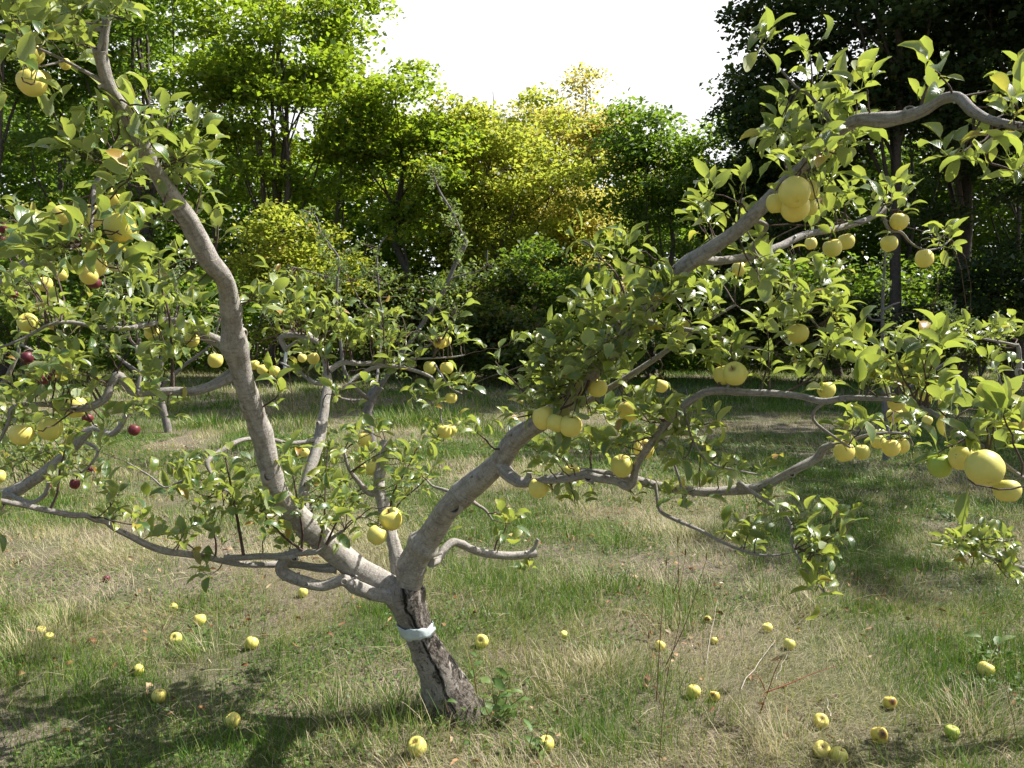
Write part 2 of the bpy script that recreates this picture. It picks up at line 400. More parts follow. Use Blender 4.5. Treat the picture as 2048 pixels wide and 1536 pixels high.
M['apple_rot'] = apple_mat('rotting_apple_skin', (.55, .47, .09), (.70, .50, .09), None, True)
M['stalk'] = plain('apple_stalk', (.14, .085, .035), .8)
M['calyx'] = plain('apple_calyx', (.05, .035, .02), .9)
M['scar'] = tint_mat('pruning_scar_wood', [(0.0, (.33, .295, .255)), (.5, (.24, .20, .16)), (.75, (.035, .024, .018)), (1.0, (.010, .008, .007))], .85)
M['band'] = plain('pale_plastic_band', (.42, .47, .47), .35, .5, .12, 30)
M['tagm'] = plain('white_tag', (.8, .8, .78), .45, .4, .04)

# ------------------------------------------------------------------ apple trees
def bark_(t, mat): return t.detail and mat is None
class Tree:
    def __init__(s, name, label, base, group=None, bark='bark', leaf='leaf', rows=6, leaflen=.066):
        s.root = empty(name, base, label, 'tree', group); s.o = np.asarray(base, float)
        s.br = []; s.fruit = []; s.bark = bark; s.leaf = leaf; s.rows = rows; s.leaflen = leaflen; s.detail = rows > 4
    def branch(s, spec, name='branch', sides=12, stubs=3, flare=.25, mat=None, bmp=.14, step=None):
        a = np.array(spec, float)
        pts = np.array([P(x, y, d) for x, y, d, w in a]); rad = a[:, 3] * a[:, 2] / F / 2 * (.87 if bark_(s, mat) else 1)
        q = catmull(np.column_stack([pts, rad]), step or (.014 if s.detail else .05))
        p, r = q[:, :3], np.maximum(q[:, 3], .0012)
        # small kinks of a real limb
        if s.detail:
            ln = np.concatenate([[0], np.cumsum(np.linalg.norm(np.diff(p, axis=0), axis=1))]); sd = random.randint(0, 999)
            off = np.stack([vnoise(ln * 9, ln * 0 + k * 7.3, sd) - .5 for k in range(3)], 1)
            p = p + off * np.minimum(r, .02)[:, None] * .5
            r = r * (1 + flare * np.exp(-ln / max(r[0] * 1.3, 1e-4)))
            for _ in range(max(1, len(p) // 28)):
                c = random.uniform(0, ln[-1]); r = r * (1 + random.uniform(.08, .22) * np.exp(-((ln - c) / (r.mean() * .8)) ** 2))
        mb = MB(); tube(mb, p, r, sides, 0, bmp)
        for _ in range(stubs if s.detail else 0):                      # short pruned stubs
            i = random.randint(len(p) // 6, len(p) - 3)
            t = nrm(p[i + 1] - p[i - 1]); v = nrm(np.cross(t, RNG.normal(size=3)) + .35 * t)
            rr = min(.0055, r[i] * random.uniform(.22, .4))
            tube(mb, [p[i], p[i] + v * (r[i] * 1.0), p[i] + v * (r[i] + rr * random.uniform(1.0, 3))], [rr * 1.5, rr * 1.1, rr], 7)
        b = dict(p=p, r=r, mb=mb, tw=MB(), lf=[], name=name, mat=mat or s.bark, xs=PX_arr(p), scars=[])
        s.br.append(b); return b
    def nearest_px(s, x, y, only=None):
        best = None
        for b in (only or s.br):
            if b['name'] == 'trunk' : continue
            X, Y, D = b['xs']; k = int(np.argmin((X - x) ** 2 + (Y - y) ** 2)); dd = math.hypot(X[k] - x, Y[k] - y)
            if best is None or dd < best[0]: best = (dd, b, k)
        return best
    def nearest_3d(s, p):
        best = None
        for b in s.br:
            if b['name'] == 'trunk': continue
            dv = np.linalg.norm(b['p'] - p, axis=1) - b['r'] * .5; k = int(np.argmin(dv))
            if best is None or dv[k] < best[0]: best = (dv[k], b, k)
        return best
    def twig(s, b, a, c, r0, r1, sag=0.0, n=7):
        a, c = np.asarray(a, float), np.asarray(c, float); L_ = np.linalg.norm(c - a)
        if L_ < 1e-4: return np.array([a, c])
        t = np.linspace(0, 1, n)[:, None]
        side = nrm(np.cross(c - a, RNG.normal(size=3))) * L_ * RNG.uniform(-.10, .10)
        pts = a + (c - a) * t + side * np.sin(math.pi * t) + np.array((0, 0, sag * L_)) * np.sin(math.pi * t)
        pts[1:-1] += RNG.normal(0, .015 * L_, (n - 2, 3))
        tube(b['tw'], pts, np.linspace(r0, r1, n), 6 if s.detail else 4, 0, .0)
        return pts
    def rosette(s, b, tip, axis, n, scale=1.0, yel=.0, spread=1.0):
        az0 = RNG.uniform(0, 6.28)
        ax = nrm(axis); e1 = nrm(np.cross(ax, (0.31, .2, .93))); e2 = np.cross(ax, e1)
        for k in range(n):
            az = az0 + k * 2.4 + RNG.normal(0, .25)
            op = RNG.uniform(.35, 1.45) * spread
            d = ax * math.cos(op) + (e1 * math.cos(az) + e2 * math.sin(az)) * math.sin(op)
            d = nrm(d + np.array((0, 0, .18)) + RNG.normal(0, .28, 3))
            up = nrm(np.array((0, 0, 1.0)) + RNG.normal(0, .55, 3))
            ln = s.leaflen * scale * RNG.uniform(.62, 1.22)
            ti = float(np.clip(RNG.beta(1.35, 1.7) * .88 + yel + (RNG.random() < .05) * .4 + (RNG.random() < .03) * .6, 0, 1))
            b['lf'].append((tip + RNG.normal(0, .013 if s.detail else .03, 3), d, up, ln, ln * RNG.uniform(.42, .62), RNG.uniform(.2, 1.7), RNG.uniform(.15, .8), ti))
    def spur(s, x, y, n=6, jit=.10, dd=None, bias=-.02, scale=1.0, yel=0.0, r=.0022):
        m = s.nearest_px(x, y); b, k = m[1], m[2]
        d0 = b['xs'][2][k]
        if bias > -.1 and m[0] < 34 and b['r'][k] * F / d0 > 11 and RNG.random() < .85 and not (1090 < x < 1330): bias = .15 + .05 * RNG.random()   # keep the stout limbs in view
        d = dd if dd else d0 + RNG.normal(bias, jit)
        tip = P(x, y, d)
        m3 = s.nearest_3d(tip); b, k = m3[1], m3[2]; a = b['p'][k]
        L_ = np.linalg.norm(tip - a)
        if L_ > .05: s.twig(b, a, tip, min(b['r'][k] * .6, r + .004 * L_), r * .75, RNG.uniform(-.1, .15))
        ax = nrm(nrm(tip - a + 1e-6) * .55 + np.array((0, 0, .75)) + RNG.normal(0, .25, 3))
        if L_ > .16:                                    # leaves along the longer twigs too
            for t in np.arange(.45, .95, .22):
                s.rosette(b, a + (tip - a) * t, ax, RNG.integers(1, 3), scale * .9, yel)
        s.rosette(b, tip, ax, n, scale, yel)
    def blob(s, x, y, rx, ry, n, leaves_=(4, 8), **kw):
        for _ in range(n):
            a, q = RNG.uniform(0, 6.28), math.sqrt(RNG.random())
            s.spur(x + rx * q * math.cos(a), y + ry * q * math.sin(a), int(RNG.integers(*leaves_)), **kw)
    def shoot(s, path, d, nl, w0=6, scale=1.0, dend=None):
        """a long young shoot with leaves set alternately along it; path in photo pixels"""
        n = len(path); de = dend or d
        pts = np.array([P(x, y, d + (de - d) * i / max(1, n - 1)) for i, (x, y) in enumerate(path)])
        m3 = s.nearest_3d(pts[0]); b, k = m3[1], m3[2]
        pts[0] = b['p'][k]
        q = catmull(pts, .02 if s.detail else .06); r0 = w0 * d / F / 2
        tube(b['tw'], q, np.linspace(r0, r0 * .45, len(q)), 6, 0, .05)
        T = nrm(np.gradient(q, axis=0))
        for j, f in enumerate(np.linspace(.28, 1.0, nl)):
            i = min(len(q) - 1, int(f * (len(q) - 1))); ax = nrm(T[i] + np.array((0, 0, .2)))
            s.rosette(b, q[i], ax, 4 if f > .97 else int(RNG.integers(1, 3)), scale, 0, .8)
    def scar(s, x, y, wpx, rot=0.0, look=(0, -1, .1), depth=1.0):
        m = s.nearest_px(x, y); b, k = m[1], m[2]; d = b['xs'][2][k]; rr = wpx * d / F / 2
        nv = nrm(np.asarray(look, float)); tgt = P(x, y, d)
        t = nrm(b['p'][min(k + 1, len(b['p']) - 1)] - b['p'][max(k - 1, 0)]); nv = nrm(nv - t * (nv @ t) * .6)
        off = (tgt - b['p'][k]); off -= nv * (off @ nv); lo = np.linalg.norm(off); off *= min(1, b['r'][k] * .55 / max(lo, 1e-6))
        c = b['p'][k] + off + nv * math.sqrt(max(b['r'][k] ** 2 - off @ off, (b['r'][k] * .5) ** 2)) * .92
        e1 = nrm(t - nv * (t @ nv)); e2 = np.cross(nv, e1)
        prof = [(1.55, -.35, 0), (1.3, .12, 0), (1.08, .34, 0), (.92, .36, .4), (.80, .16, .6), (.55, .02 * depth, .8), (.25, -.12 * depth, 1.0), (0.02, -.16 * depth, 1.0)]
        th = np.arange(20) * 2 * math.pi / 20; wob = 1 + .10 * np.sin(2 * th + rot) + .05 * np.sin(3 * th)
        V = np.array([[c + nv * h * rr + (e1 * math.cos(a) * 1.12 + e2 * math.sin(a) * .92) * q * rr * w for a, w in zip(th, wob)] for q, h, _ in prof])
        mb = MB(); b['scars'].append(mb); nr = len(prof)
        i = np.arange(nr - 1)[:, None] * 20; j = np.arange(20)[None]; j2 = (j + 1) % 20
        Fc = np.stack([i + j, i + j2, i + 20 + j2, i + 20 + j], -1).reshape(-1, 4)
        mb.add(V, Fc, np.repeat([ (prof[q][2] + prof[q + 1][2]) / 2 for q in range(nr - 1)], 20))
    def finish(s):
        for b in s.br:
            o = b['mb'].build(b['name'], M[b['mat']], s.root, s.o)
            for q in b['scars']: q.build('pruning_scar', M['scar'], o, s.o)
            mb = b['tw']; mb.cur = 1
            A = b['lf']
            if s.fruit and A:                                # leaves part in front of the fruit
                mid_ = np.array([a[0] + a[1] * a[3] * .85 for a in A]); X, Y, D_ = PX_arr(mid_); keep = np.ones(len(A), bool)
                for fx, fy, fr, fd in s.fruit: keep &= ~((np.hypot(X - fx, Y - fy) < fr) & (D_ < fd + .02) & (RNG.random(len(A)) < .88))
                A = [a for a, k in zip(A, keep) if k]
            if A:
                leaves(mb, np.array([a[0] for a in A]), np.array([a[1] for a in A]), np.array([a[2] for a in A]), *[np.array([a[i] for a in A]) for i in range(3, 8)],
                       rows=s.rows, petiole=.32 if s.detail else 0.0, wave=.07)
            mb.build('foliage', [M['twig'], M[s.leaf]], o, s.o)        # leafy twigs of this limb

def PX_arr(p):
    q = p - CAM; d = q @ FW
    return 1024 + F * (q @ RT) / d, 768 - F * (q @ UPV) / d, d

# ---- the main tree, limb by limb (photo x, y, distance, width in photo pixels)
base = P(905, 1418, 3.44); base[2] = 0
T1 = Tree('apple_tree', 'large open apple tree with grey limbs, yellow apples and a pale band round its trunk', base)
T1.branch([(920, 1480, 3.46, 160), (909, 1428, 3.45, 118), (889, 1375, 3.44, 88), (871, 1330, 3.43, 74), (845, 1280, 3.41, 63), (829, 1245, 3.40, 60), (815, 1215, 3.40, 66), (807, 1190, 3.40, 70), (803, 1172, 3.40, 60), (802, 1160, 3.40, 36)],
          'trunk', 20, 0, 0, 'bark_trunk', .16)
L1 = T1.branch([(806, 1196, 3.40, 52), (765, 1168, 3.39, 56), (702, 1130, 3.34, 58), (645, 1080, 3.26, 56), (590, 1030, 3.18, 54), (555, 985, 3.10, 52), (536, 925, 3.04, 50), (515, 850, 2.96, 48), (490, 765, 2.86, 48), (471, 690, 2.77, 47), (461, 620, 2.68, 44), (448, 565, 2.60, 45), (412, 515, 2.50, 46), (375, 440, 2.40, 43), (340, 390, 2.33, 39), (310, 340, 2.26, 36), (285, 290, 2.2, 35), (258, 235, 2.14, 33), (232, 190, 2.09, 31), (215, 150, 2.06, 30), (205, 112, 2.04, 30), (203, 98, 2.03, 33)], 'branch', 16, 5, .2)
T1.branch([(208, 112, 2.04, 22), (210, 80, 2.02, 19), (213, 55, 2.01, 19), (217, 29, 2.0, 21)], 'branch', 12, 1, .1)
T1.branch([(478, 742, 2.85, 34), (450, 758, 2.83, 28), (420, 774, 2.80, 24), (380, 784, 2.77, 22), (330, 783, 2.74, 22), (288, 783, 2.72, 22), (266, 781, 2.70, 25), (252, 764, 2.69, 22), (236, 750, 2.68, 20), (222, 768, 2.67, 18), (210, 798, 2.66, 17), (172, 816, 2.65, 18), (130, 815, 2.64, 17), (90, 808, 2.62, 13), (28, 813, 2.60, 10), (18, 845, 2.6, 8), (-5, 890, 2.6, 6)], 'branch', 12, 4)
T1.branch([(468, 706, 2.82, 30), (447, 690, 2.86, 28), (418, 676, 2.92, 24), (385, 656, 2.98, 19), (340, 640, 3.0, 15), (300, 648, 2.95, 13), (250, 657, 2.85, 12), (205, 655, 2.8, 11), (140, 645, 2.78, 9), (98, 649, 2.75, 8), (70, 664, 2.73, 7), (25, 686, 2.7, 6), (-5, 697, 2.7, 5)], 'branch', 10, 2)
T1.branch([(282, 296, 2.2, 14), (250, 294, 2.2, 10), (222, 298, 2.18, 9), (216, 345, 2.12, 9), (208, 352, 2.11, 10), (190, 370, 2.08, 9), (185, 430, 2.04, 7), (178, 482, 2.02, 5)], 'branch', 8, 3)
T1.branch([(206, 164, 2.06, 10), (166, 141, 2.05, 8), (126, 119, 2.03, 7), (82, 99, 2.0, 6), (39, 82, 1.98, 5), (-5, 66, 1.96, 4)], 'branch', 8, 1)
T1.branch([(125, 122, 2.03, 5), (100, 129, 2.0, 5), (74, 131, 1.98, 5), (60, 108, 1.97, 4), (48, 85, 1.96, 4), (28, 48, 1.95, 3)], 'branch', 6, 0)
T1.branch([(208, 58, 2.02, 18), (185, 55, 2.04, 14), (160, 46, 2.06, 13), (130, 34, 2.08, 12), (108, 26, 2.1, 10), (112, 0, 2.1, 6), (95, -25, 2.1, 5)], 'branch', 9, 3)
T1.branch([(155, 47, 2.06, 8), (118, 51, 2.06, 6), (78, 62, 2.08, 5), (40, 78, 2.1, 4), (5, 112, 2.1, 4)], 'branch', 7, 1)
# upright limb out of the fork, sawn off at its top
T1.branch([(806, 1185, 3.42, 40), (799, 1140, 3.46, 36), (791, 1095, 3.50, 31), (779, 1050, 3.55, 29), (766, 1005, 3.6, 28), (757, 970, 3.64, 27), (758, 940, 3.67, 25), (765, 905, 3.70, 21), (771, 884, 3.72, 22)], 'branch', 14, 2)
T1.branch([(757, 985, 3.63, 18), (736, 984, 3.62, 14), (716, 962, 3.6, 11), (698, 938, 3.58, 9), (688, 905, 3.56, 6)], 'branch', 8, 1)
# right-hand limb
L3 = T1.branch([(812, 1215, 3.40, 46), (819, 1155, 3.38, 62), (838, 1108, 3.34, 63), (868, 1062, 3.29, 58), (896, 1018, 3.23, 57), (932, 982, 3.17, 55), (970, 950, 3.1, 51), (1003, 920, 3.05, 47), (1025, 886, 3.0, 46), (1060, 855, 2.95, 44), (1100, 828, 2.9, 42), (1190, 740, 2.74, 39), (1262, 655, 2.62, 38), (1325, 574, 2.52, 38), (1368, 533, 2.46, 39), (1400, 512, 2.42, 38), (1466, 468, 2.34, 34), (1500, 440, 2.3, 34), (1532, 410, 2.26, 33), (1563, 372, 2.22, 28), (1594, 342, 2.19, 25), (1640, 300, 2.13, 25), (1688, 256, 2.08, 27), (1722, 240, 2.05, 29), (1760, 240, 2.02, 30), (1800, 233, 1.99, 29), (1842, 221, 1.96, 27), (1880, 200, 1.93, 25), (1914, 196, 1.90, 26), (1945, 222, 1.87, 25), (1975, 238, 1.85, 22), (2010, 246, 1.82, 20), (2070, 256, 1.78, 18)], 'branch', 16, 7, .15)
T1.branch([(1672, 268, 2.1, 16), (1650, 255, 2.1, 14), (1658, 240, 2.09, 11), (1619, 191, 2.06, 7), (1591, 173, 2.05, 6), (1553, 130, 2.03, 5), (1522, 92, 2.02, 4)], 'branch', 8, 1)
T1.branch([(1000, 930, 3.05, 36), (1014, 948, 3.02, 31), (1034, 962, 2.98, 27), (1054, 966, 2.95, 22), (1085, 962, 2.9, 17), (1130, 957, 2.86, 17), (1170, 951, 2.83, 18), (1195, 957, 2.81, 19), (1230, 963, 2.79, 20), (1254, 974, 2.77, 21), (1266, 966, 2.75, 20), (1275, 930, 2.71, 18), (1296, 895, 2.67, 18), (1330, 850, 2.62, 18), (1368, 812, 2.58, 17), (1402, 788, 2.54, 16), (1432, 782, 2.50, 18), (1480, 785, 2.46, 17), (1540, 787, 2.42, 16), (1600, 792, 2.36, 15), (1645, 803, 2.31, 15), (1690, 796, 2.26, 13), (1750, 797, 2.18, 12), (1800, 800, 2.1, 11), (1850, 816, 2.02, 11), (1900, 846, 1.93, 10), (1950, 882, 1.84, 10), (2000, 922, 1.75, 9), (2070, 972, 1.65, 8)], 'branch', 12, 7)
T1.branch([(1050, 966, 2.96, 16), (1057, 955, 2.95, 15), (1059, 944, 2.94, 14)], 'branch', 10, 0, .1)
T1.branch([(1090, 960, 2.9, 16), (1160, 944, 2.9, 18), (1232, 950, 2.88, 20), (1262, 956, 2.86, 20), (1320, 972, 2.83, 22), (1372, 979, 2.81, 22), (1430, 984, 2.79, 22), (1482, 981, 2.77, 24), (1522, 972, 2.75, 22), (1562, 955, 2.73, 20), (1602, 934, 2.71, 20), (1636, 914, 2.70, 20), (1643, 900, 2.69, 18), (1656, 892, 2.68, 16), (1690, 886, 2.66, 10), (1730, 872, 2.62, 7), (1775, 866, 2.6, 6), (1815, 868, 2.58, 5)], 'branch', 12, 4)
T1.branch([(1311, 969, 2.83, 11), (1314, 990, 2.81, 9), (1319, 1020, 2.79, 9), (1345, 1036, 2.76, 9), (1400, 1060, 2.72, 8), (1445, 1085, 2.68, 7), (1500, 1106, 2.64, 6), (1540, 1111, 2.62, 5), (1578, 1107, 2.6, 4)], 'branch', 9, 4)
T1.branch([(1478, 978, 2.77, 13), (1480, 966, 2.74, 12), (1500, 981, 2.72, 9), (1540, 1006, 2.68, 9), (1562, 1022, 2.66, 7), (1581, 1050, 2.62, 8), (1583, 1085, 2.6, 7), (1601, 1122, 2.57, 6), (1622, 1152, 2.54, 5), (1650, 1186, 2.5, 4)], 'branch', 9, 4)
T1.branch([(1400, 520, 2.43, 24), (1440, 522, 2.48, 20), (1500, 511, 2.54, 20), (1560, 492, 2.6, 19), (1610, 470, 2.66, 16), (1660, 460, 2.72, 14), (1720, 445, 2.8, 13), (1755, 430, 2.84, 12), (1768, 417, 2.86, 13), (1768, 436, 2.87, 9), (1778, 459, 2.88, 8), (1802, 464, 2.9, 6), (1822, 486, 2.92, 5), (1850, 500, 2.94, 4), (1880, 495, 2.96, 4), (1902, 478, 2.98, 3)], 'branch', 10, 4)
T1.branch([(1505, 440, 2.32, 14), (1528, 448, 2.34, 11), (1531, 458, 2.36, 10), (1512, 484, 2.4, 9), (1507, 502, 2.42, 9), (1534, 533, 2.46, 9), (1573, 554, 2.5, 8), (1593, 576, 2.52, 7), (1603, 605, 2.55, 6), (1622, 636, 2.58, 5), (1645, 662, 2.6, 4)], 'branch', 8, 3)
T1.branch([(1110, 826, 2.92, 18), (1160, 808, 2.92, 15), (1213, 780, 2.9, 14), (1260, 752, 2.88, 14), (1312, 717, 2.86, 13), (1362, 680, 2.84, 10), (1410, 645, 2.8, 8), (1470, 610, 2.78, 6)], 'branch', 9, 3)
T1.branch([(1240, 680, 2.66, 16), (1236, 650, 2.68, 15), (1238, 622, 2.7, 14), (1290, 641, 2.66, 13), (1350, 655, 2.62, 11), (1420, 668, 2.6, 9), (1480, 690, 2.58, 7), (1540, 700, 2.56, 5)], 'branch', 9, 3)
T1.branch([(1280, 912, 2.7, 8), (1322, 880, 2.68, 7), (1338, 905, 2.66, 6), (1355, 945, 2.64, 6), (1366, 990, 2.62, 5), (1374, 1018, 2.6, 3)], 'branch', 7, 1)
T1.branch([(1368, 815, 2.58, 7), (1385, 880, 2.62, 6), (1420, 925, 2.64, 5), (1470, 940, 2.65, 5), (1522, 950, 2.66, 4)], 'branch', 7, 1)
T1.branch([(1650, 803, 2.31, 8), (1627, 825, 2.34, 7), (1630, 845, 2.36, 7), (1672, 876, 2.4, 6), (1700, 895, 2.42, 5)], 'branch', 7, 1)
T1.branch([(860, 1125, 3.36, 22), (876, 1121, 3.40, 18), (890, 1100, 3.45, 19), (905, 1086, 3.48, 20), (920, 1088, 3.5, 18), (950, 1101, 3.52, 18), (1012, 1110, 3.55, 19), (1072, 1107, 3.58, 18)], 'branch', 11, 4)
T1.branch([(1058, 1108, 3.57, 9), (1070, 1094, 3.57, 8), (1076, 1078, 3.57, 8)], 'branch', 7, 1)
T1.branch([(915, 990, 3.22, 10), (905, 986, 3.28, 9), (882, 978, 3.32, 8), (866, 972, 3.34, 6), (851, 957, 3.36, 5)], 'branch', 7, 1)
T1.branch([(938, 1000, 3.2, 12), (957, 1012, 3.26, 8), (970, 1020, 3.28, 7), (985, 1040, 3.3, 4)], 'branch', 7, 0)
# low left limb that bends back on itself
T1.branch([(812, 1205, 3.38, 48), (780, 1190, 3.36, 36), (745, 1186, 3.33, 30), (715, 1176, 3.30, 28), (688, 1160, 3.28, 27), (668, 1164, 3.27, 25), (640, 1172, 3.25, 26), (605, 1164, 3.23, 28), (575, 1150, 3.22, 28), (563, 1138, 3.21, 27), (568, 1124, 3.20, 25), (578, 1112, 3.19, 22), (592, 1104, 3.18, 19), (640, 1102, 3.16, 11), (660, 1080, 3.14, 9), (690, 1060, 3.12, 6)], 'branch', 14, 4)
T1.branch([(590, 1112, 3.18, 18), (560, 1114, 3.17, 15), (517, 1114, 3.15, 14), (470, 1116, 3.12, 14), (448, 1116, 3.11, 15)], 'branch', 10, 3)
T1.branch([(672, 1136, 3.33, 24), (638, 1138, 3.32, 19), (592, 1131, 3.30, 17), (540, 1129, 3.24, 15), (480, 1127, 3.16, 14), (430, 1118, 3.08, 14), (390, 1111, 3.0, 15), (340, 1105, 2.92, 16), (300, 1092, 2.86, 16), (260, 1070, 2.8, 15), (226, 1055, 2.75, 13), (210, 1044, 2.72, 11), (190, 1040, 2.69, 10), (172, 1030, 2.66, 13), (150, 1030, 2.63, 14), (100, 1022, 2.57, 14), (50, 1012, 2.51, 13), (0, 1002, 2.45, 12), (-40, 996, 2.4, 10)], 'branch', 11, 5)
# second upright limb, with the hooked end that carries the white tag
T1.branch([(655, 1090, 3.30, 34), (625, 1050, 3.36, 28), (608, 1000, 3.44, 25), (615, 960, 3.5, 25), (628, 915, 3.56, 26), (640, 862, 3.62, 25), (652, 806, 3.68, 22), (658, 768, 3.72, 19), (654, 735, 3.75, 15), (645, 700, 3.78, 13), (631, 682, 3.80, 13), (597, 671, 3.82, 13), (566, 672, 3.83, 13), (562, 680, 3.83, 13), (569, 694, 3.83, 12), (573, 703, 3.83, 10)], 'branch', 12, 5)
T1.branch([(573, 696, 3.83, 8), (585, 688, 3.83, 7), (602, 680, 3.82, 6)], 'branch', 7, 0, .1)
T1.branch([(657, 742, 3.74, 14), (672, 732, 3.76, 12), (688, 725, 3.78, 12), (728, 727, 3.84, 11), (780, 722, 3.88, 8), (817, 719, 3.9, 5), (870, 716, 3.92, 4), (905, 714, 3.94, 4), (930, 710, 3.95, 3)], 'branch', 9, 2)
T1.branch([(660, 774, 3.72, 12), (692, 774, 3.74, 10), (710, 756, 3.77, 10), (735, 740, 3.8, 9), (768, 731, 3.82, 9), (817, 737, 3.84, 8), (864, 755, 3.86, 7), (872, 775, 3.87, 6), (880, 800, 3.88, 4), (882, 835, 3.88, 4), (888, 855, 3.88, 4)], 'branch', 8, 2)
T1.branch([(870, 728, 3.9, 4), (880, 745, 3.88, 5), (900, 775, 3.86, 5), (925, 788, 3.84, 4)], 'branch', 6, 0)
T1.branch([(658, 764, 3.72, 11), (630, 766, 3.72, 10), (610, 752, 3.74, 9), (585, 738, 3.76, 7), (560, 725, 3.78, 5)], 'branch', 8, 1)
T1.branch([(640, 872, 3.6, 12), (624, 881, 3.58, 10), (575, 886, 3.5, 10), (544, 879, 3.45, 9), (493, 878, 3.36, 10), (462, 889, 3.3, 11), (430, 910, 3.24, 12), (413, 924, 3.2, 12), (418, 940, 3.19, 9), (427, 955, 3.18, 9), (434, 970, 3.17, 8), (458, 984, 3.15, 5)], 'branch', 8, 2)
T1.branch([(427, 958, 3.18, 7), (400, 960, 3.17, 7), (360, 964, 3.16, 7), (330, 975, 3.16, 5), (300, 952, 3.16, 4), (255, 925, 3.16, 3)], 'branch', 7, 2)

# long shoots
SH = [([(236, 292), (238, 262), (230, 232), (232, 205)], 2.14, 6, 5), ([(150, 300), (128, 262), (108, 225), (100, 196)], 2.1, 5, 5), ([(215, 300), (180, 322), (150, 300)], 2.12, 2, 5),
      ([(352, 405), (352, 375), (366, 330), (378, 290), (388, 262)], 2.33, 6, 6), ([(312, 342), (340, 330), (366, 316), (384, 300)], 2.27, 6, 5), ([(312, 300), (330, 268), (336, 235)], 2.2, 6, 5),
      ([(392, 470), (390, 435), (398, 400), (404, 372)], 2.42, 5, 5), ([(428, 522), (433, 490), (436, 455), (432, 425)], 2.5, 6, 5), ([(343, 785), (345, 735), (342, 680), (337, 625), (320, 565), (318, 520)], 2.74, 9, 7),
      ([(198, 800), (180, 778), (160, 768), (140, 745)], 2.66, 5, 5), ([(205, 800), (190, 775), (175, 748), (172, 720)], 2.66, 5, 5), ([(105, 1022), (115, 985), (120, 940), (130, 900)], 2.57, 5, 6),
      ([(228, 1052), (222, 1015), (218, 985)], 2.75, 6, 5), ([(485, 1115), (482, 1080), (475, 1040), (465, 990), (456, 940), (450, 915)], 3.12, 10, 7), ([(430, 1120), (432, 1090), (425, 1050)], 3.08, 6, 5),
      ([(600, 1106), (605, 1060), (596, 1010), (588, 960), (580, 920)], 3.15, 10, 6), ([(600, 1106), (570, 1075), (540, 1045), (520, 1020)], 3.12, 7, 6), ([(638, 1098), (660, 1072), (675, 1040), (690, 1005)], 3.1, 7, 6),
      ([(635, 1100), (648, 1040), (650, 990), (652, 940), (655, 900)], 3.16, 9, 5), ([(762, 1035), (785, 990), (810, 945), (835, 895)], 3.45, 8, 5), ([(768, 1030), (800, 1005), (840, 970), (855, 950)], 3.45, 6, 5),
      ([(690, 960), (715, 935), (745, 915), (775, 900)], 3.5, 4, 5), ([(658, 762), (655, 720), (648, 665), (655, 620)], 3.72, 8, 5), ([(620, 676), (590, 640), (575, 600), (560, 565), (545, 540)], 3.8, 9, 5),
      ([(548, 828), (556, 790), (548, 750)], 2.9, 5, 5), ([(470, 625), (500, 600), (510, 585)], 2.7, 4, 5), ([(770, 730), (768, 690), (766, 640), (760, 600)], 3.82, 8, 5), ([(864, 720), (895, 660), (915, 630), (930, 605)], 3.9, 8, 5),
      ([(1062, 800), (1033, 768), (1005, 742), (990, 722)], 2.92, 6, 6), ([(1015, 900), (990, 898), (972, 880), (955, 866)], 3.0, 3, 6), ([(1195, 772), (1160, 796), (1120, 818), (1070, 828), (1035, 835)], 2.72, 7, 7),
      ([(1262, 655), (1250, 590), (1230, 545), (1200, 515), (1180, 490), (1162, 480)], 2.6, 8, 6), ([(1470, 462), (1478, 430), (1482, 398), (1490, 365)], 2.32, 6, 6), ([(1620, 318), (1640, 290), (1670, 275), (1712, 272)], 2.14, 5, 5),
      ([(1640, 215), (1622, 190), (1624, 150), (1619, 102)], 2.06, 5, 5), ([(1840, 214), (1846, 195), (1858, 168)], 1.95, 3, 9), ([(1945, 225), (1948, 262), (1940, 292)], 1.87, 3, 8), ([(1945, 285), (1975, 318), (2010, 335), (2060, 362)], 1.85, 5, 7),
      ([(1778, 462), (1800, 440), (1812, 410), (1815, 385)], 2.87, 5, 5), ([(1850, 810), (1852, 760), (1845, 720)], 2.0, 4, 5), ([(1560, 790), (1600, 770), (1635, 745), (1660, 700)], 2.38, 5, 6),
      ([(1583, 1090), (1625, 1105), (1660, 1080), (1690, 1040)], 2.58, 6, 6), ([(1950, 885), (1975, 850), (2000, 830)], 1.84, 3, 5), ([(1430, 784), (1450, 740), (1470, 705)], 2.48, 4, 6), ([(1520, 786), (1528, 755), (1540, 720)], 2.42, 4, 5),
      ([(985, 1105), (995, 1080), (1010, 1060), (1012, 1045)], 3.54, 5, 5)]
for a in SH: T1.shoot(*a)

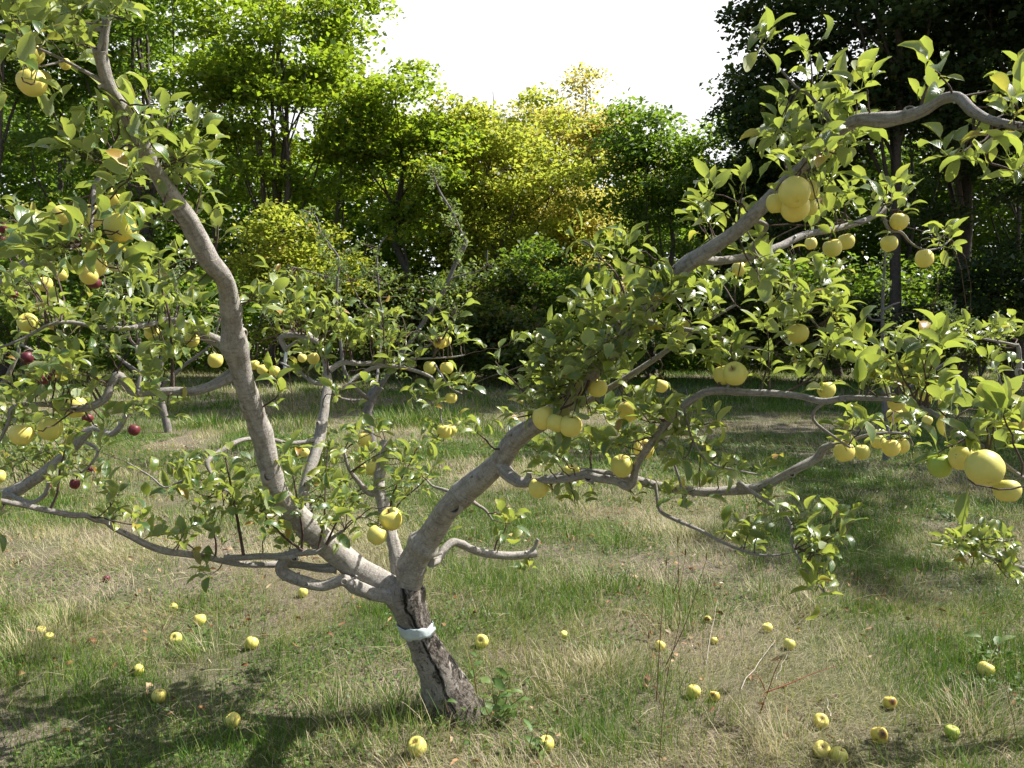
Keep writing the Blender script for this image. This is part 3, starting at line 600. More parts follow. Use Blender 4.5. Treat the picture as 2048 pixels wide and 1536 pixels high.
BL = [(60, 50, 80, 55, 13), (130, 30, 80, 40, 9), (185, 85, 60, 30, 5), (20, 110, 40, 60, 6), (235, 20, 40, 25, 5), (30, 20, 40, 30, 5),
      (215, 290, 85, 55, 12), (300, 240, 45, 45, 6), (370, 310, 50, 50, 8), (235, 355, 80, 45, 9), (290, 425, 50, 45, 6), (200, 445, 80, 45, 7), (235, 500, 60, 40, 5),
      (70, 510, 95, 55, 16), (60, 565, 75, 50, 10), (160, 500, 60, 45, 7), (320, 560, 85, 60, 12), (300, 655, 110, 55, 17), (390, 600, 50, 50, 6),
      (120, 655, 100, 45, 6), (400, 690, 50, 40, 6), (200, 725, 100, 45, 10), (310, 740, 60, 45, 5), (80, 770, 80, 40, 6), (60, 825, 70, 45, 8), (130, 780, 60, 40, 5), (220, 830, 50, 40, 3), (330, 800, 60, 40, 5),
      (400, 545, 30, 30, 2), (560, 610, 75, 50, 12), (640, 640, 85, 60, 15), (690, 680, 70, 45, 10), (605, 720, 60, 30, 4), (770, 670, 60, 50, 10), (820, 700, 60, 40, 8), (895, 700, 45, 40, 5), (895, 645, 40, 45, 5),
      (860, 790, 45, 35, 4), (895, 855, 45, 35, 5), (910, 770, 30, 30, 3), (720, 790, 50, 40, 3),
      (430, 950, 80, 55, 12), (480, 1010, 95, 45, 16), (620, 910, 65, 55, 9), (620, 1000, 80, 55, 14), (695, 960, 65, 55, 10), (790, 935, 60, 60, 9), (715, 1055, 55, 40, 6), (320, 1055, 70, 35, 6), (255, 1030, 50, 35, 5), (340, 985, 60, 40, 6),
      (400, 1130, 40, 25, 3), (30, 1050, 40, 35, 3), (560, 1060, 65, 40, 8), (850, 930, 40, 40, 4), (730, 870, 40, 30, 4), (870, 1035, 25, 30, 2), (1015, 1065, 30, 40, 3), (1062, 1135, 20, 12, 1),
      (1080, 710, 75, 55, 14), (1180, 690, 85, 65, 20), (1115, 780, 85, 45, 14), (1230, 800, 90, 55, 14), (1040, 860, 40, 45, 5), (1130, 910, 75, 40, 8), (1250, 870, 75, 45, 10), (1370, 880, 85, 55, 11), (1205, 615, 60, 45, 11), (1290, 590, 75, 45, 14), (1385, 595, 65, 45, 10), (1330, 670, 90, 45, 12),
      (1450, 640, 75, 45, 9), (1540, 640, 70, 40, 7), (1640, 600, 45, 45, 5), (1665, 650, 50, 35, 5), (1700, 710, 75, 40, 8), (1590, 720, 50, 30, 3), (1430, 695, 55, 35, 7), (1350, 815, 65, 40, 6), (1840, 720, 70, 45, 7), (1775, 770, 75, 40, 8), (1890, 820, 85, 45, 9), (1985, 870, 60, 50, 7),
      (1745, 870, 70, 35, 7), (1825, 870, 45, 35, 5), (1920, 965, 35, 40, 2), (1250, 515, 30, 30, 3), (1430, 425, 55, 50, 8), (1500, 465, 55, 35, 5), (1600, 280, 65, 55, 13), (1690, 290, 65, 50, 12), (1675, 365, 65, 45, 9), (1570, 235, 35, 40, 4), (1545, 100, 45, 35, 2), (1700, 215, 45, 35, 5),
      (1735, 195, 40, 20, 2), (1860, 130, 30, 25, 2), (2030, 145, 25, 30, 2), (2010, 215, 40, 25, 6), (1935, 292, 35, 30, 3), (2020, 310, 40, 35, 3), (1800, 375, 35, 35, 3), (1735, 415, 55, 40, 6), (1625, 440, 50, 30, 4), (1880, 480, 35, 25, 3), (1555, 575, 55, 50, 7), (1640, 555, 50, 40, 5), (1490, 545, 40, 40, 4),
      (1490, 1085, 50, 35, 6), (1560, 1020, 55, 35, 6), (1635, 1075, 50, 55, 9), (1648, 1170, 30, 30, 4), (1350, 975, 40, 40, 4), (1480, 930, 60, 35, 5), (1150, 985, 60, 25, 3), (1290, 985, 50, 25, 2)]
for x, y, rx, ry, n in BL: T1.blob(x, y, rx, ry, max(1, round(n * (.72 if y < 480 else .74 if x < 460 else .88))))
for x, y, rx, ry, n in [(1120, 800, 50, 25, 3), (1165, 755, 45, 40, 4), (1210, 705, 45, 40, 5), (1262, 645, 45, 40, 5), (1310, 590, 45, 35, 4), (1110, 745, 50, 35, 3)]: T1.blob(x, y, rx, ry, n, bias=-.12, jit=.05)
for x, y, w, lk in [(1240, 958, 8, (0, -1, .3)), (1440, 984, 8, (0, -1, -.2)), (797, 1118, 8, (.2, -1, 0)), (884, 1052, 9, (-.5, -1, .2)), (496, 806, 15, (.1, -1, 0)), (612, 1166, 9, (0, -1, .2)), (360, 783, 8, (0, -1, .3)), (250, 762, 9, (0, -1, 0)), (462, 612, 8, (-.5, -1, 0)), (412, 518, 11, (.6, -.8, .3)), (646, 850, 10, (-.8, -.8, 0)), (985, 938, 9, (0, -1, .2)), (1520, 972, 9, (0, -1, .2)), (300, 330, 9, (-.6, -1, 0)), (1450, 478, 9, (0, -1, -.4)),
                    (467, 703, 27, (-.25, -1, .05)), (358, 440, 15, (-.3, -1, -.1)), (490, 668, 15, (.95, -.4, .1)), (919, 1009, 22, (-.25, -1, .0)), (1817, 217, 15, (-.1, -.75, .65)), (688, 1163, 10, (.1, -1, .3)), (738, 1188, 12, (0, -1, -.2)), (1362, 978, 12, (0, -1, .1)),
                    (590, 1118, 9, (0, -1, 0)), (536, 945, 22, (.3, -1, .2)), (1583, 949, 8, (0, -1, .2)), (203, 100, 22, (-.6, -.6, .5)), (1178, 962, 12, (-.5, -1, 0))]:
    T1.scar(x, y, w, RNG.uniform(0, 6), lk)

# ---- neighbour with red apples, its trunk beyond the left edge
b4 = P(-330, 1250, 4.45); b4[2] = 0
T4 = Tree('apple_tree', 'apple tree with small dark red apples reaching in along the left edge', b4, None, 'bark', 'leaf', 5)
T4.branch([(-330, 1280, 4.45, 90), (-320, 1200, 4.45, 70), (-300, 1110, 4.45, 58), (-280, 1050, 4.45, 50)], 'trunk', 14, 0, 0, 'bark_trunk', .14)
T4.branch([(-285, 1080, 4.45, 40), (-160, 1050, 4.4, 36), (-40, 1015, 4.35, 33), (10, 990, 4.33, 31), (60, 966, 4.32, 28), (110, 928, 4.3, 26), (150, 893, 4.3, 24), (186, 858, 4.3, 20), (220, 868, 4.3, 15), (240, 855, 4.3, 13), (258, 822, 4.3, 11), (270, 795, 4.3, 10), (280, 750, 4.3, 8), (272, 690, 4.3, 6)], 'branch', 12, 4)
T4.branch([(-300, 1100, 4.45, 44), (-220, 900, 4.6, 38), (-130, 720, 4.7, 36), (-60, 620, 4.7, 32), (0, 568, 4.7, 30), (45, 535, 4.7, 24), (90, 500, 4.7, 18), (130, 460, 4.7, 12), (150, 420, 4.7, 8)], 'branch', 10, 3)
T4.branch([(-200, 870, 4.6, 24), (-80, 830, 4.5, 18), (0, 773, 4.45, 12), (22, 738, 4.4, 10), (37, 705, 4.4, 8), (42, 690, 4.4, 6), (90, 712, 4.35, 5), (120, 690, 4.3, 3)], 'branch', 8, 1)
T4.branch([(60, 968, 4.32, 16), (20, 985, 4.3, 14), (60, 1005, 4.25, 12), (90, 990, 4.22, 10), (98, 965, 4.2, 8)], 'branch', 8, 2)
T4.branch([(165, 880, 4.3, 9), (195, 900, 4.28, 7), (185, 925, 4.26, 6), (165, 945, 4.25, 4)], 'branch', 7, 1)
for x, y, rx, ry, n in [(40, 900, 80, 55, 14), (90, 940, 80, 40, 10), (170, 880, 60, 45, 8), (30, 760, 80, 60, 12), (90, 700, 60, 50, 8), (40, 600, 80, 55, 12), (120, 470, 60, 50, 8), (20, 440, 60, 50, 9), (220, 600, 60, 60, 7), (270, 780, 50, 60, 7), (160, 950, 50, 30, 5), (100, 640, 60, 40, 6)]:
    T4.blob(x, y, rx, ry, n)

# ---- neighbour beyond the right edge
b6 = P(2420, 1300, 3.35); b6[2] = 0
T6 = Tree('apple_tree', 'apple tree leaning in at the right edge with one green apple', b6, None, 'bark', 'leaf', 5)
T6.branch([(2420, 1470, 3.35, 110), (2410, 1330, 3.35, 80), (2400, 1220, 3.35, 66), (2390, 1150, 3.35, 60)], 'trunk', 14, 0, 0, 'bark_trunk', .14)
T6.branch([(2395, 1190, 3.35, 50), (2280, 1030, 3.3, 38), (2150, 880, 3.25, 28), (2080, 800, 3.22, 20), (2044, 760, 3.2, 16), (2039, 735, 3.2, 13), (2037, 694, 3.2, 9), (2030, 690, 3.2, 7), (1998, 683, 3.18, 6), (1970, 678, 3.16, 5), (1950, 674, 3.15, 4)], 'branch', 10, 1)
T6.branch([(2042, 755, 3.2, 10), (2030, 758, 3.2, 8), (2015, 764, 3.19, 7), (2003, 772, 3.18, 6), (1998, 752, 3.17, 4), (1990, 735, 3.16, 3)], 'branch', 7, 1)
T6.branch([(2390, 1210, 3.35, 40), (2240, 1180, 3.3, 26), (2120, 1160, 3.25, 16), (2050, 1138, 3.22, 10), (1990, 1118, 3.2, 7), (1955, 1100, 3.18, 5), (1935, 1070, 3.16, 4)], 'branch', 9, 1)
for x, y, rx, ry, n in [(1950, 665, 30, 16, 5), (1990, 660, 40, 16, 5), (2030, 668, 20, 12, 2), (2032, 720, 14, 20, 1), (1990, 735, 16, 14, 2), (1985, 1105, 55, 38, 15), (2030, 1130, 30, 45, 10), (1925, 1115, 35, 30, 5), (1960, 1085, 40, 20, 5)]:
    T6.blob(x, y, rx, ry, n, scale=.85)
T6.scar(2040, 748, 15, 0, (-.3, -1, .5))

# ---- smaller trees farther down the orchard
def mid(label, base_px, limbs, blobs, bark='bark_far', yel=0.0, leaflen=.07):
    bp = P(*base_px); bp[2] = 0
    t = Tree('apple_tree', label, bp, 'apple trees farther down the orchard', bark, 'leaf_far', 3, leaflen)
    t.branch(limbs[0], 'trunk', 10, 0, 0, None, .12)
    for l in limbs[1:]: t.branch(l, 'branch', 7, 0, 0, None, .08)
    for x, y, rx, ry, n in blobs: t.blob(x, y, rx, ry, n, (5, 9), jit=.35, yel=yel, r=.004)
    return t
D2 = 10.6
T2 = mid('apple tree with a dark trunk and long upright shoots behind the hooked limb', (747, 898, D2), [
    [(748, 905, D2, 24), (744, 885, D2, 19), (737, 855, D2, 18), (736, 820, D2, 18), (744, 792, D2, 20), (760, 772, D2, 18)],
    [(752, 785, D2, 11.2), (785, 735, D2, 9.9), (830, 670, D2, 9.2), (862, 620, D2, 9.2), (884, 588, D2, 9.2), (910, 530, D2, 8.6), (931, 488, D2, 7.9), (924, 468, D2, 5.9), (905, 425, D2, 5.3), (878, 380, D2, 4.0), (866, 345, D2, 2.6), (855, 330, D2, 1.3)],
    [(862, 620, D2, 4.6), (900, 560, D2, 4.0), (950, 545, D2, 3.3), (972, 530, D2, 2.6), (975, 500, D2, 2.0)],
    [(740, 800, D2, 9.2), (715, 780, D2 - .3, 8.6), (690, 745, D2 - .5, 7.9), (682, 690, D2 - .5, 6.6), (674, 620, D2 - .5, 5.9), (675, 560, D2 - .5, 5.3), (678, 520, D2 - .5, 4.6), (664, 495, D2 - .5, 4.0), (641, 464, D2 - .5, 3.3), (632, 433, D2 - .5, 2.6), (602, 419, D2 - .5, 2.0)],
    [(750, 785, D2, 6.6), (760, 700, D2 + .4, 5.9), (760, 620, D2 + .5, 5.3), (758, 580, D2 + .5, 4.6), (754, 520, D2 + .5, 4.0), (760, 490, D2 + .5, 2.6), (775, 470, D2 + .5, 2.0)],
    [(740, 800, D2, 5.9), (700, 800, D2 - .2, 5.3), (670, 790, D2 - .4, 4.0), (640, 760, D2 - .5, 3.3)],
    [(675, 560, D2 - .5, 3.3), (640, 550, D2 - .6, 3.3), (600, 538, D2 - .7, 2.6), (575, 530, D2 - .7, 2.0)],
    [(760, 640, D2 + .4, 4.0), (720, 600, D2 + .2, 3.3), (700, 560, D2, 2.6)],
    [(800, 715, D2, 5.3), (860, 690, D2 - .3, 4.0), (910, 640, D2 - .4, 3.3)]],
    [(690, 560, 35, 45, 12), (740, 520, 45, 50, 16), (770, 590, 50, 60, 18), (800, 650, 60, 50, 14), (650, 580, 50, 40, 10), (600, 570, 40, 35, 7), (720, 650, 60, 50, 14), (868, 355, 20, 30, 14), (905, 425, 22, 40, 16), (915, 520, 22, 40, 9), (890, 580, 25, 30, 7), (925, 470, 20, 20, 5), (960, 545, 40, 25, 8), (900, 600, 40, 30, 8), (655, 480, 18, 35, 9), (620, 428, 20, 14, 5), (675, 560, 20, 40, 8), (870, 560, 20, 25, 3), (830, 600, 40, 40, 8), (690, 760, 50, 30, 6), (800, 740, 50, 30, 6), (560, 640, 40, 40, 6)])
D3 = 12.4
T3 = mid('small apple tree with a slim grey trunk standing behind the left limb', (336, 868, D3), [
    [(338, 874, D3, 18), (334, 850, D3, 15), (325, 815, D3, 14), (318, 780, D3, 13), (312, 750, D3, 12)],
    [(314, 765, D3, 11), (290, 715, D3, 9), (275, 670, D3, 8), (262, 620, D3, 6), (255, 570, D3, 4)],
    [(314, 760, D3, 10), (330, 700, D3, 9), (350, 650, D3, 7), (355, 600, D3, 5), (350, 550, D3, 4)],
    [(320, 780, D3, 8), (270, 740, D3, 7), (220, 700, D3, 5), (185, 650, D3, 4)],
    [(320, 775, D3, 8), (370, 730, D3, 7), (420, 690, D3, 5), (440, 640, D3, 3)],
    [(290, 715, D3, 6), (240, 650, D3, 5), (215, 580, D3, 4)]],
    [(270, 600, 55, 60, 18), (340, 590, 55, 60, 18), (230, 660, 55, 50, 13), (300, 680, 60, 50, 14), (380, 680, 50, 50, 12), (200, 590, 40, 50, 9), (320, 530, 50, 40, 9), (430, 640, 30, 30, 6)])
D5 = 9.6
T5 = mid('thin young apple tree with sparse leaves behind the right branches', (1772, 925, D5), [
    [(1772, 926, D5, 16), (1774, 880, D5, 13), (1770, 820, D5, 12), (1768, 760, D5, 11)],
    [(1768, 770, D5, 10), (1766, 700, D5, 8), (1765, 640, D5, 7), (1766, 590, D5, 6), (1769, 540, D5, 5), (1770, 500, D5, 4), (1772, 480, D5, 2)],
    [(1770, 800, D5, 11), (1785, 755, D5, 11), (1800, 735, D5, 11), (1812, 717, D5, 10), (1830, 706, D5, 8), (1860, 690, D5, 6), (1890, 655, D5, 5), (1905, 620, D5, 3), (1912, 600, D5, 2)],
    [(1795, 740, D5, 7), (1785, 715, D5, 5), (1778, 705, D5, 3)], [(1812, 718, D5, 6), (1815, 695, D5, 3)],
    [(1768, 640, D5, 5), (1745, 640, D5, 4), (1735, 630, D5, 3)], [(1766, 620, D5, 5), (1785, 610, D5, 4), (1800, 605, D5, 3)],
    [(1810, 780, D5, 7), (1870, 740, D5, 6), (1910, 710, D5, 4), (1930, 690, D5, 3)]],
    [(1770, 510, 14, 30, 5), (1765, 560, 16, 30, 3), (1795, 645, 28, 30, 7), (1740, 625, 20, 16, 2), (1900, 630, 28, 30, 9), (1870, 665, 40, 25, 8), (1850, 690, 40, 25, 7), (1920, 690, 20, 25, 5), (1910, 650, 30, 25, 5)])
D7 = 17.0
T7 = mid('rusty leaved young tree just in front of the woods behind the right limb', (1210, 800, D7), [
    [(1210, 800, D7, 12), (1208, 740, D7, 10), (1206, 680, D7, 8)],
    [(1206, 690, D7, 7), (1202, 620, D7, 6), (1200, 560, D7, 5), (1198, 520, D7, 3)], [(1206, 700, D7, 6), (1180, 640, D7, 4), (1165, 580, D7, 3)], [(1206, 690, D7, 6), (1235, 630, D7, 4), (1250, 570, D7, 3)]],
    [(1190, 540, 35, 35, 9), (1180, 600, 40, 45, 12), (1235, 590, 35, 45, 10), (1205, 650, 45, 40, 10)], yel=.45)

# ------------------------------------------------------------------ apples
def apple_mesh(seed, mat, name):
    rg = np.random.default_rng(seed); nl, nr = 20, 14; k = rg.uniform(.98, 1.10); lob = rg.uniform(.0, .035); ph = rg.uniform(0, 6)
    V = []
    for i in range(nr + 1):
        u = math.pi * i / nr; r = math.sin(u) ** .92; z = math.cos(u) * k
        z -= .34 * math.exp(-(u / .38) ** 2) * k                     # stalk hollow
        z += .17 * math.exp(-((math.pi - u) / .30) ** 2) * k         # eye basin
        r *= 1 + .05 * math.cos(u)                                   # shoulders wider than the foot
        for j in range(nl):
            a = 2 * math.pi * j / nl
            q = r * (1 + lob * math.sin(5 * a + ph) * (.4 + .6 * (u / math.pi)) + .03 * math.sin(a + ph))
            V.append((q * math.cos(a), q * math.sin(a), z + .02 * math.sin(a * 2 + ph) * r))
    i = np.arange(nr)[:, None] * nl; j = np.arange(nl)[None]; j2 = (j + 1) % nl
    Fc = np.stack([i + j2, i + j, i + nl + j, i + nl + j2], -1).reshape(-1, 4)
    mb = MB(); mb.add(V, Fc); return mb.mesh(name, M[mat])
AM = {k: [apple_mesh(s + i, m, 'apple') for i in range(4)] for k, m, s in (('y', 'apple_y', 10), ('g', 'apple_g', 30), ('r', 'apple_r', 50), ('x', 'apple_rot', 70))}
mb = MB(); tube(mb, [(0, 0, .50), (.015, 0, .72), (.05, .01, .95), (.11, .02, 1.12)], [.05, .035, .035, .05], 7); STALK = mb.mesh('stalk', M['stalk'])
mb = MB()
for q in range(5):
    a = q * 1.2566; mb.add([(.03 * math.cos(a - .6), .03 * math.sin(a - .6), -.89), (.03 * math.cos(a + .6), .03 * math.sin(a + .6), -.89), (.15 * math.cos(a), .15 * math.sin(a), -.97)], [(0, 1, 2)])
mb.add([(.10 * math.cos(q), .10 * math.sin(q), -.90) for q in np.linspace(0, 5.24, 6)], [(0, 1, 2, 3, 4, 5)]); CALYX = mb.mesh('calyx', M['calyx'])

def apple(p, r, rot, kind, label, group, stalk=True, calyx=False, name='apple'):
    o = bpy.data.objects.new(name, random.choice(AM[kind])); C.objects.link(o)
    o.location = [float(v) for v in p]; o.scale = (r, r, r * random.uniform(.94, 1.02)); o.rotation_euler = rot
    tag(o, label, 'apple', group)
    if stalk:
        c = bpy.data.objects.new('stalk', STALK); C.objects.link(c); c.parent = o
    if calyx:
        c = bpy.data.objects.new('calyx', CALYX); C.objects.link(c); c.parent = o
    return o
def hang(tree, x, y, dia, label, kind='y', group='yellow apples hanging on the big apple tree', tilt=None, calyx=False, d=None, stalk=None):
    m = tree.nearest_px(x, y - dia * .4); db = m[1]['xs'][2][m[2]]
    d = d or float(np.clip(db, .058 * F / dia, .088 * F / dia))
    r = dia * d / F / 2; p = P(x, y, d)
    rot = Euler(tilt if tilt else (random.gauss(0, .22), random.gauss(0, .22), random.uniform(0, 6.28)))
    if kind == 'x': rot = Euler((random.uniform(-.15, .15), 0, random.uniform(-.2, .2)))
    big = dia > 24
    tree.fruit.append((x, y, dia * (.25 if any(w in label for w in ('hidden', 'buried', 'covered', 'behind leaves', 'behind a leaf', 'overlapped')) else .62), d))
    apple(p, r, rot, kind, label, group, big if stalk is None else stalk, calyx)
    top = p + np.array(Vector((.11 * r, .02 * r, 1.12 * r * .97)).xyz) if not (tilt or kind == 'x') else p + np.array(rot.to_matrix() @ Vector((.11 * r, .02 * r, 1.12 * r)))
    if not (tilt or kind == 'x'): top = p + np.array(rot.to_matrix() @ Vector((.11 * r, .02 * r, 1.1 * r)))
    if tilt: top = p + np.array((0, .35 * r, .95 * r))      # turned fruit: its twig comes in from behind and above
    q = tree.nearest_3d(top + np.array((0, 0, .03))); b, k = q[1], q[2]
    tree.twig(b, b['p'][k], top, min(b['r'][k] * .6, .0035), .0016, .08, 8)
    if random.random() < .8: tree.rosette(b, top, nrm(top - b['p'][k] + np.array((0, .02, .04))), 2, .9)

HY = [
 (64, 165, 55, 'pale yellow apple hanging alone below the topmost left twigs', {}),
 (66, 105, 42, 'yellow apple half hidden among the top left twigs', {}),
 (130, 128, 22, 'small yellow apple peeping under the thin twig left of the limb top', {'d': 2.15}),
 (222, 393, 36, 'yellow apple tucked behind leaves above the largest left apple', {}),
 (124, 430, 38, 'speckled yellow apple left of the thin hanging grey branch', {'tilt': (.2, -1.1, 0)}),
 (181, 432, 46, 'yellow apple crossed by the thin hanging grey branch', {'d': 2.22}),
 (240, 455, 62, 'largest yellow apple of the upper left cluster, right of the hanging branch', {'d': 2.0}),
 (193, 533, 40, 'yellow apple under the end of the hanging grey branch', {}),
 (178, 552, 36, 'yellow apple with a dark worm hole below a leaf', {'d': 2.12}),
 (122, 549, 27, 'yellow apple mostly covered by leaves left of the hanging branch', {}),
 (89, 568, 31, 'dull green yellow apple low among the left edge leaves', {}),
 (56, 645, 38, 'yellow apple showing its stalk hollow, above the long thin left branch', {'tilt': (.9, .2, 0)}),
 (-3, 953, 26, 'yellow apple cut by the left edge of the picture', {}),
 (43, 869, 45, 'flat ribbed yellow apple under the long left branch', {}),
 (101, 857, 46, 'yellow apple with dark specks beside the flat ribbed apple', {}),
 (151, 814, 42, 'yellow apple behind the long left branch', {'d': 2.75}),
 (306, 666, 33, 'yellow apple behind leaves left of the upright left limb', {'d': 3.1}),
 (383, 679, 31, 'yellow apple just below the side branch left of the scarred limb', {}),
 (431, 721, 30, 'yellow apple with two dark holes left of the dark pruning scar', {}),
 (508, 730, 22, 'yellow apple right of the limb, nearest to the dark pruning scar', {}),
 (525, 739, 22, 'yellow apple partly behind the one nearest the pruning scar', {'d': 4.2}),
 (549, 742, 22, 'yellow apple in leaves beside the white tag', {}),
 (604, 716, 18, 'small yellow apple under the hooked limb', {}),
 (627, 717, 24, 'yellow apple against the hooked upright limb', {}),
 (609, 905, 19, 'yellow apple left of the second upright limb', {}),
 (728, 879, 30, 'round green yellow apple right of the second upright limb', {}),
 (721, 937, 24, 'yellow apple of a pair, the one against the leaf beside the sawn limb', {}),
 (746, 937, 28, 'yellow apple of a pair in front of the sawn upright limb', {}),
 (783, 1038, 46, 'big yellow apple low above the fork, upper one of two', {'d': 2.95, 'tilt': (.35, -.35, 0)}),
 (753, 1070, 40, 'green yellow apple low above the fork, lower one of two', {'d': 2.9}),
 (880, 686, 26, 'yellow apple with a dark rotten hole facing forward', {'kind': 'x'}),
 (890, 681, 25, 'yellow apple behind the one with the rotten hole', {'d': 4.05}),
 (860, 735, 26, 'streaked yellow apple at the bend of the thin middle branch', {}),
 (893, 736, 27, 'round yellow apple beside the streaked one at the thin branch', {}),
 (902, 796, 24, 'yellow apple under a leaf on the drooping middle twig', {}),
 (888, 863, 30, 'yellow apple at the end of the drooping middle twig', {}),
 (903, 860, 22, 'small yellow apple behind the one ending the drooping twig', {'d': 4.05}),
 (1088, 836, 46, 'golden yellow apple against the thick right limb', {'d': 2.72}),
 (1112, 846, 40, 'golden apple overlapped by a leaf between two other apples', {'d': 2.68}),
 (1142, 852, 46, 'green yellow apple, the right of three beside the thick right limb', {'d': 2.66}),
 (1077, 976, 40, 'yellow apple below the short bent stub of the right limb', {}),
 (1143, 945, 36, 'yellow apple half covered by a leaf above the low right branch', {}),
 (1244, 932, 44, 'round green yellow apple sitting just above the low right branch', {}),
 (1287, 899, 42, 'yellow apple with a brown stalk hollow behind the slanting branch', {'d': 2.78, 'tilt': (.9, -.2, 0)}),
 (1257, 822, 44, 'deep yellow apple below dark leaves in the middle of the right crown', {}),
 (1195, 776, 40, 'yellow apple in the thick leaves beneath the right limb', {}),
 (1163, 751, 26, 'yellow apple almost buried in the leaves of the right crown', {}),
 (1322, 772, 28, 'small pale green yellow apple on a fine twig in the right crown', {}),
 (1471, 747, 48, 'smooth yellow apple resting above the long right branch, front of two', {'d': 2.42, 'tilt': (.7, -.8, 0)}),
 (1447, 750, 40, 'golden apple behind the smooth one above the long right branch', {'d': 2.5}),
 (1239, 576, 32, 'yellow apple in the leaves at the top of the right crown', {}),
 (1595, 667, 43, 'round yellow apple hanging alone from a straight stalk', {}),
 (1408, 571, 28, 'small green apple under the bend of the right limb', {'kind': 'g'}),
 (1478, 538, 28, 'green yellow apple behind a big leaf under the right limb', {}),
 (1520, 553, 34, 'dull green apple beside the thin drooping branch', {'kind': 'g'}),
 (1665, 496, 37, 'yellow apple under the long side branch, front of a pair', {}),
 (1692, 483, 33, 'yellow apple with a pink cheek, back of a pair', {'d': 2.85}),
 (1622, 487, 24, 'small yellow apple in leaves on the side branch', {}),
 (1798, 443, 36, 'yellow apple with a brown mark at the tip of the side branch', {}),
 (1778, 487, 33, 'yellow apple hanging below the tip of the side branch', {}),
 (1848, 517, 35, 'yellow apple hanging far out on the last thin twig', {}),
 (1590, 385, 62, 'large yellow apple at the front of the upper right bunch', {'d': 2.05, 'tilt': (-.75, .1, 0), 'calyx': True}),
 (1553, 406, 42, 'yellow apple on the left of the upper right bunch', {'d': 2.14}),
 (1590, 415, 58, 'yellow apple under the large one of the upper right bunch', {'d': 2.12}),
 (1621, 380, 36, 'yellow apple behind on the upper side of the right bunch', {'d': 2.22}),
 (1619, 415, 34, 'yellow apple behind on the lower side of the right bunch', {'d': 2.24}),
 (1651, 300, 36, 'yellow apple hidden under a bright leaf near the right limb end', {}),
 (1652, 780, 36, 'yellow apple half behind a leaf above the long right branch', {}),
 (1790, 830, 32, 'golden apple, lowest of the cluster under the long right branch', {}),
 (1793, 806, 33, 'golden apple tucked against the long right branch', {'d': 2.2}),
 (1813, 818, 24, 'small golden apple at the back of the cluster under the branch', {}),
 (1853, 791, 26, 'yellow apple just above the long right branch near its end', {}),
 (1854, 841, 20, 'small yellow apple behind the hanging dark leaves', {}),
 (1888, 806, 22, 'pale yellow apple under leaves at the far end of the branch', {}),
 (1689, 904, 41, 'yellow apple at the upturned end of the low right branch', {'d': 2.62}),
 (1724, 904, 30, 'yellow apple behind folded leaves beside the upturned branch end', {}),
 (1782, 896, 35, 'round yellow apple, front of a pair right of the upturned branch end', {}),
 (1804, 892, 29, 'yellow apple behind the round one right of the upturned end', {'d': 2.75}),
 (1757, 884, 30, 'yellow apple covered by a leaf above the upturned branch end', {}),
 (1880, 931, 46, 'green apple hanging left of the biggest apple', {'kind': 'g', 'd': 1.86}),
 (1926, 916, 54, 'yellow apple behind a dark leaf, between the green and the biggest apple', {'d': 1.82}),
 (1970, 937, 72, 'biggest apple of all, glossy yellow with its eye showing', {'d': 1.72, 'tilt': (-.72, .12, 0), 'calyx': True}),
 (2014, 981, 51, 'yellow green apple hanging below the biggest one near the right edge', {'d': 1.74}),
]
for x, y, dia, lb, kw in HY: hang(T1, x, y, dia, lb, **kw)
HR = [(54, 715, 25, 'red apple under the thin left branch, highest of the three by the dark gap'), (87, 759, 22, 'red apple of a touching pair, the one lower to the left'), (106, 751, 21, 'red apple of a touching pair with a pale leaf across it'),
      (175, 836, 22, 'red apple between the two long left branches'), (268, 860, 23, 'bright red apple over the grass at the tip of a dark twig'), (152, 474, 17, 'tiny dark red apple under a leaf beside the hanging branch'),
      (7, 456, 22, 'purple red apple at the left edge, upper one'), (3, 478, 14, 'purple red apple at the left edge just under the upper one'), (188, 566, 26, 'purple red apple with a pale sheen below the wormy yellow apple'), (29, 589, 15, 'small dark red apple deep in the left leaves'),
      (14, 509, 14, 'dark red apple half covered at the left edge'), (105, 514, 12, 'dark red apple scarcely showing behind green leaves'), (180, 938, 13, 'small red apple low on a fine twig behind the grass view'), (150, 968, 20, 'red apple under a big pale leaf'), (98, 972, 11, 'small dark red apple by the thick dark branch')]
for x, y, dia, lb in HR:
    T1.fruit.append((x, y, dia * .8, 4.3)); T4.fruit.append((x, y, dia * .9, 4.3))
for x, y, dia, lb in HR: hang(T4, x, y, dia, lb, 'r', 'red apples hanging on the neighbouring tree', d=4.3, stalk=dia > 20)
hang(T6, 2008, 791, 34, 'green apple hanging from the bare hooked branch at the right edge', 'g', None)
for t in (T1, T4, T6, T2, T3, T5, T7): t.finish()

# plastic band round the trunk, white tag on the hooked limb
tr = T1.br[0]; q = tr['p']; X, Y, D_ = tr['xs']
i0 = int(np.argmin(abs(Y - 1263))); i1 = int(np.argmin(abs(Y - 1246))); sl = slice(min(i0, i1), max(i0, i1) + 1)
mb = MB(); pts = q[sl]; rad = tr['r'][sl] * 1.10 + .001
Vr = tube(mb, pts, rad, 48, 0, .0, caps=False)
V = mb.V[0].reshape(len(pts), 48, 3); th = np.arange(48) * 2 * math.pi / 48
for k in range(48):                       # the band sits askew, higher on the right, and is puckered
    ax_ = nrm(pts[-1] - pts[0]); sg = 1 if (pts[-1] - pts[0])[2] > 0 else -1
    for q_ in range(len(pts)):
        fr = (q_ / (len(pts) - 1) - .5); V[q_, k] += ax_ * sg * (-.022 * math.sin(th[k]) + .003 * math.sin(5 * th[k] + 1) + sg * fr * .016 * (-math.sin(th[k])) + .002 * math.sin(9 * th[k] + fr * 6))
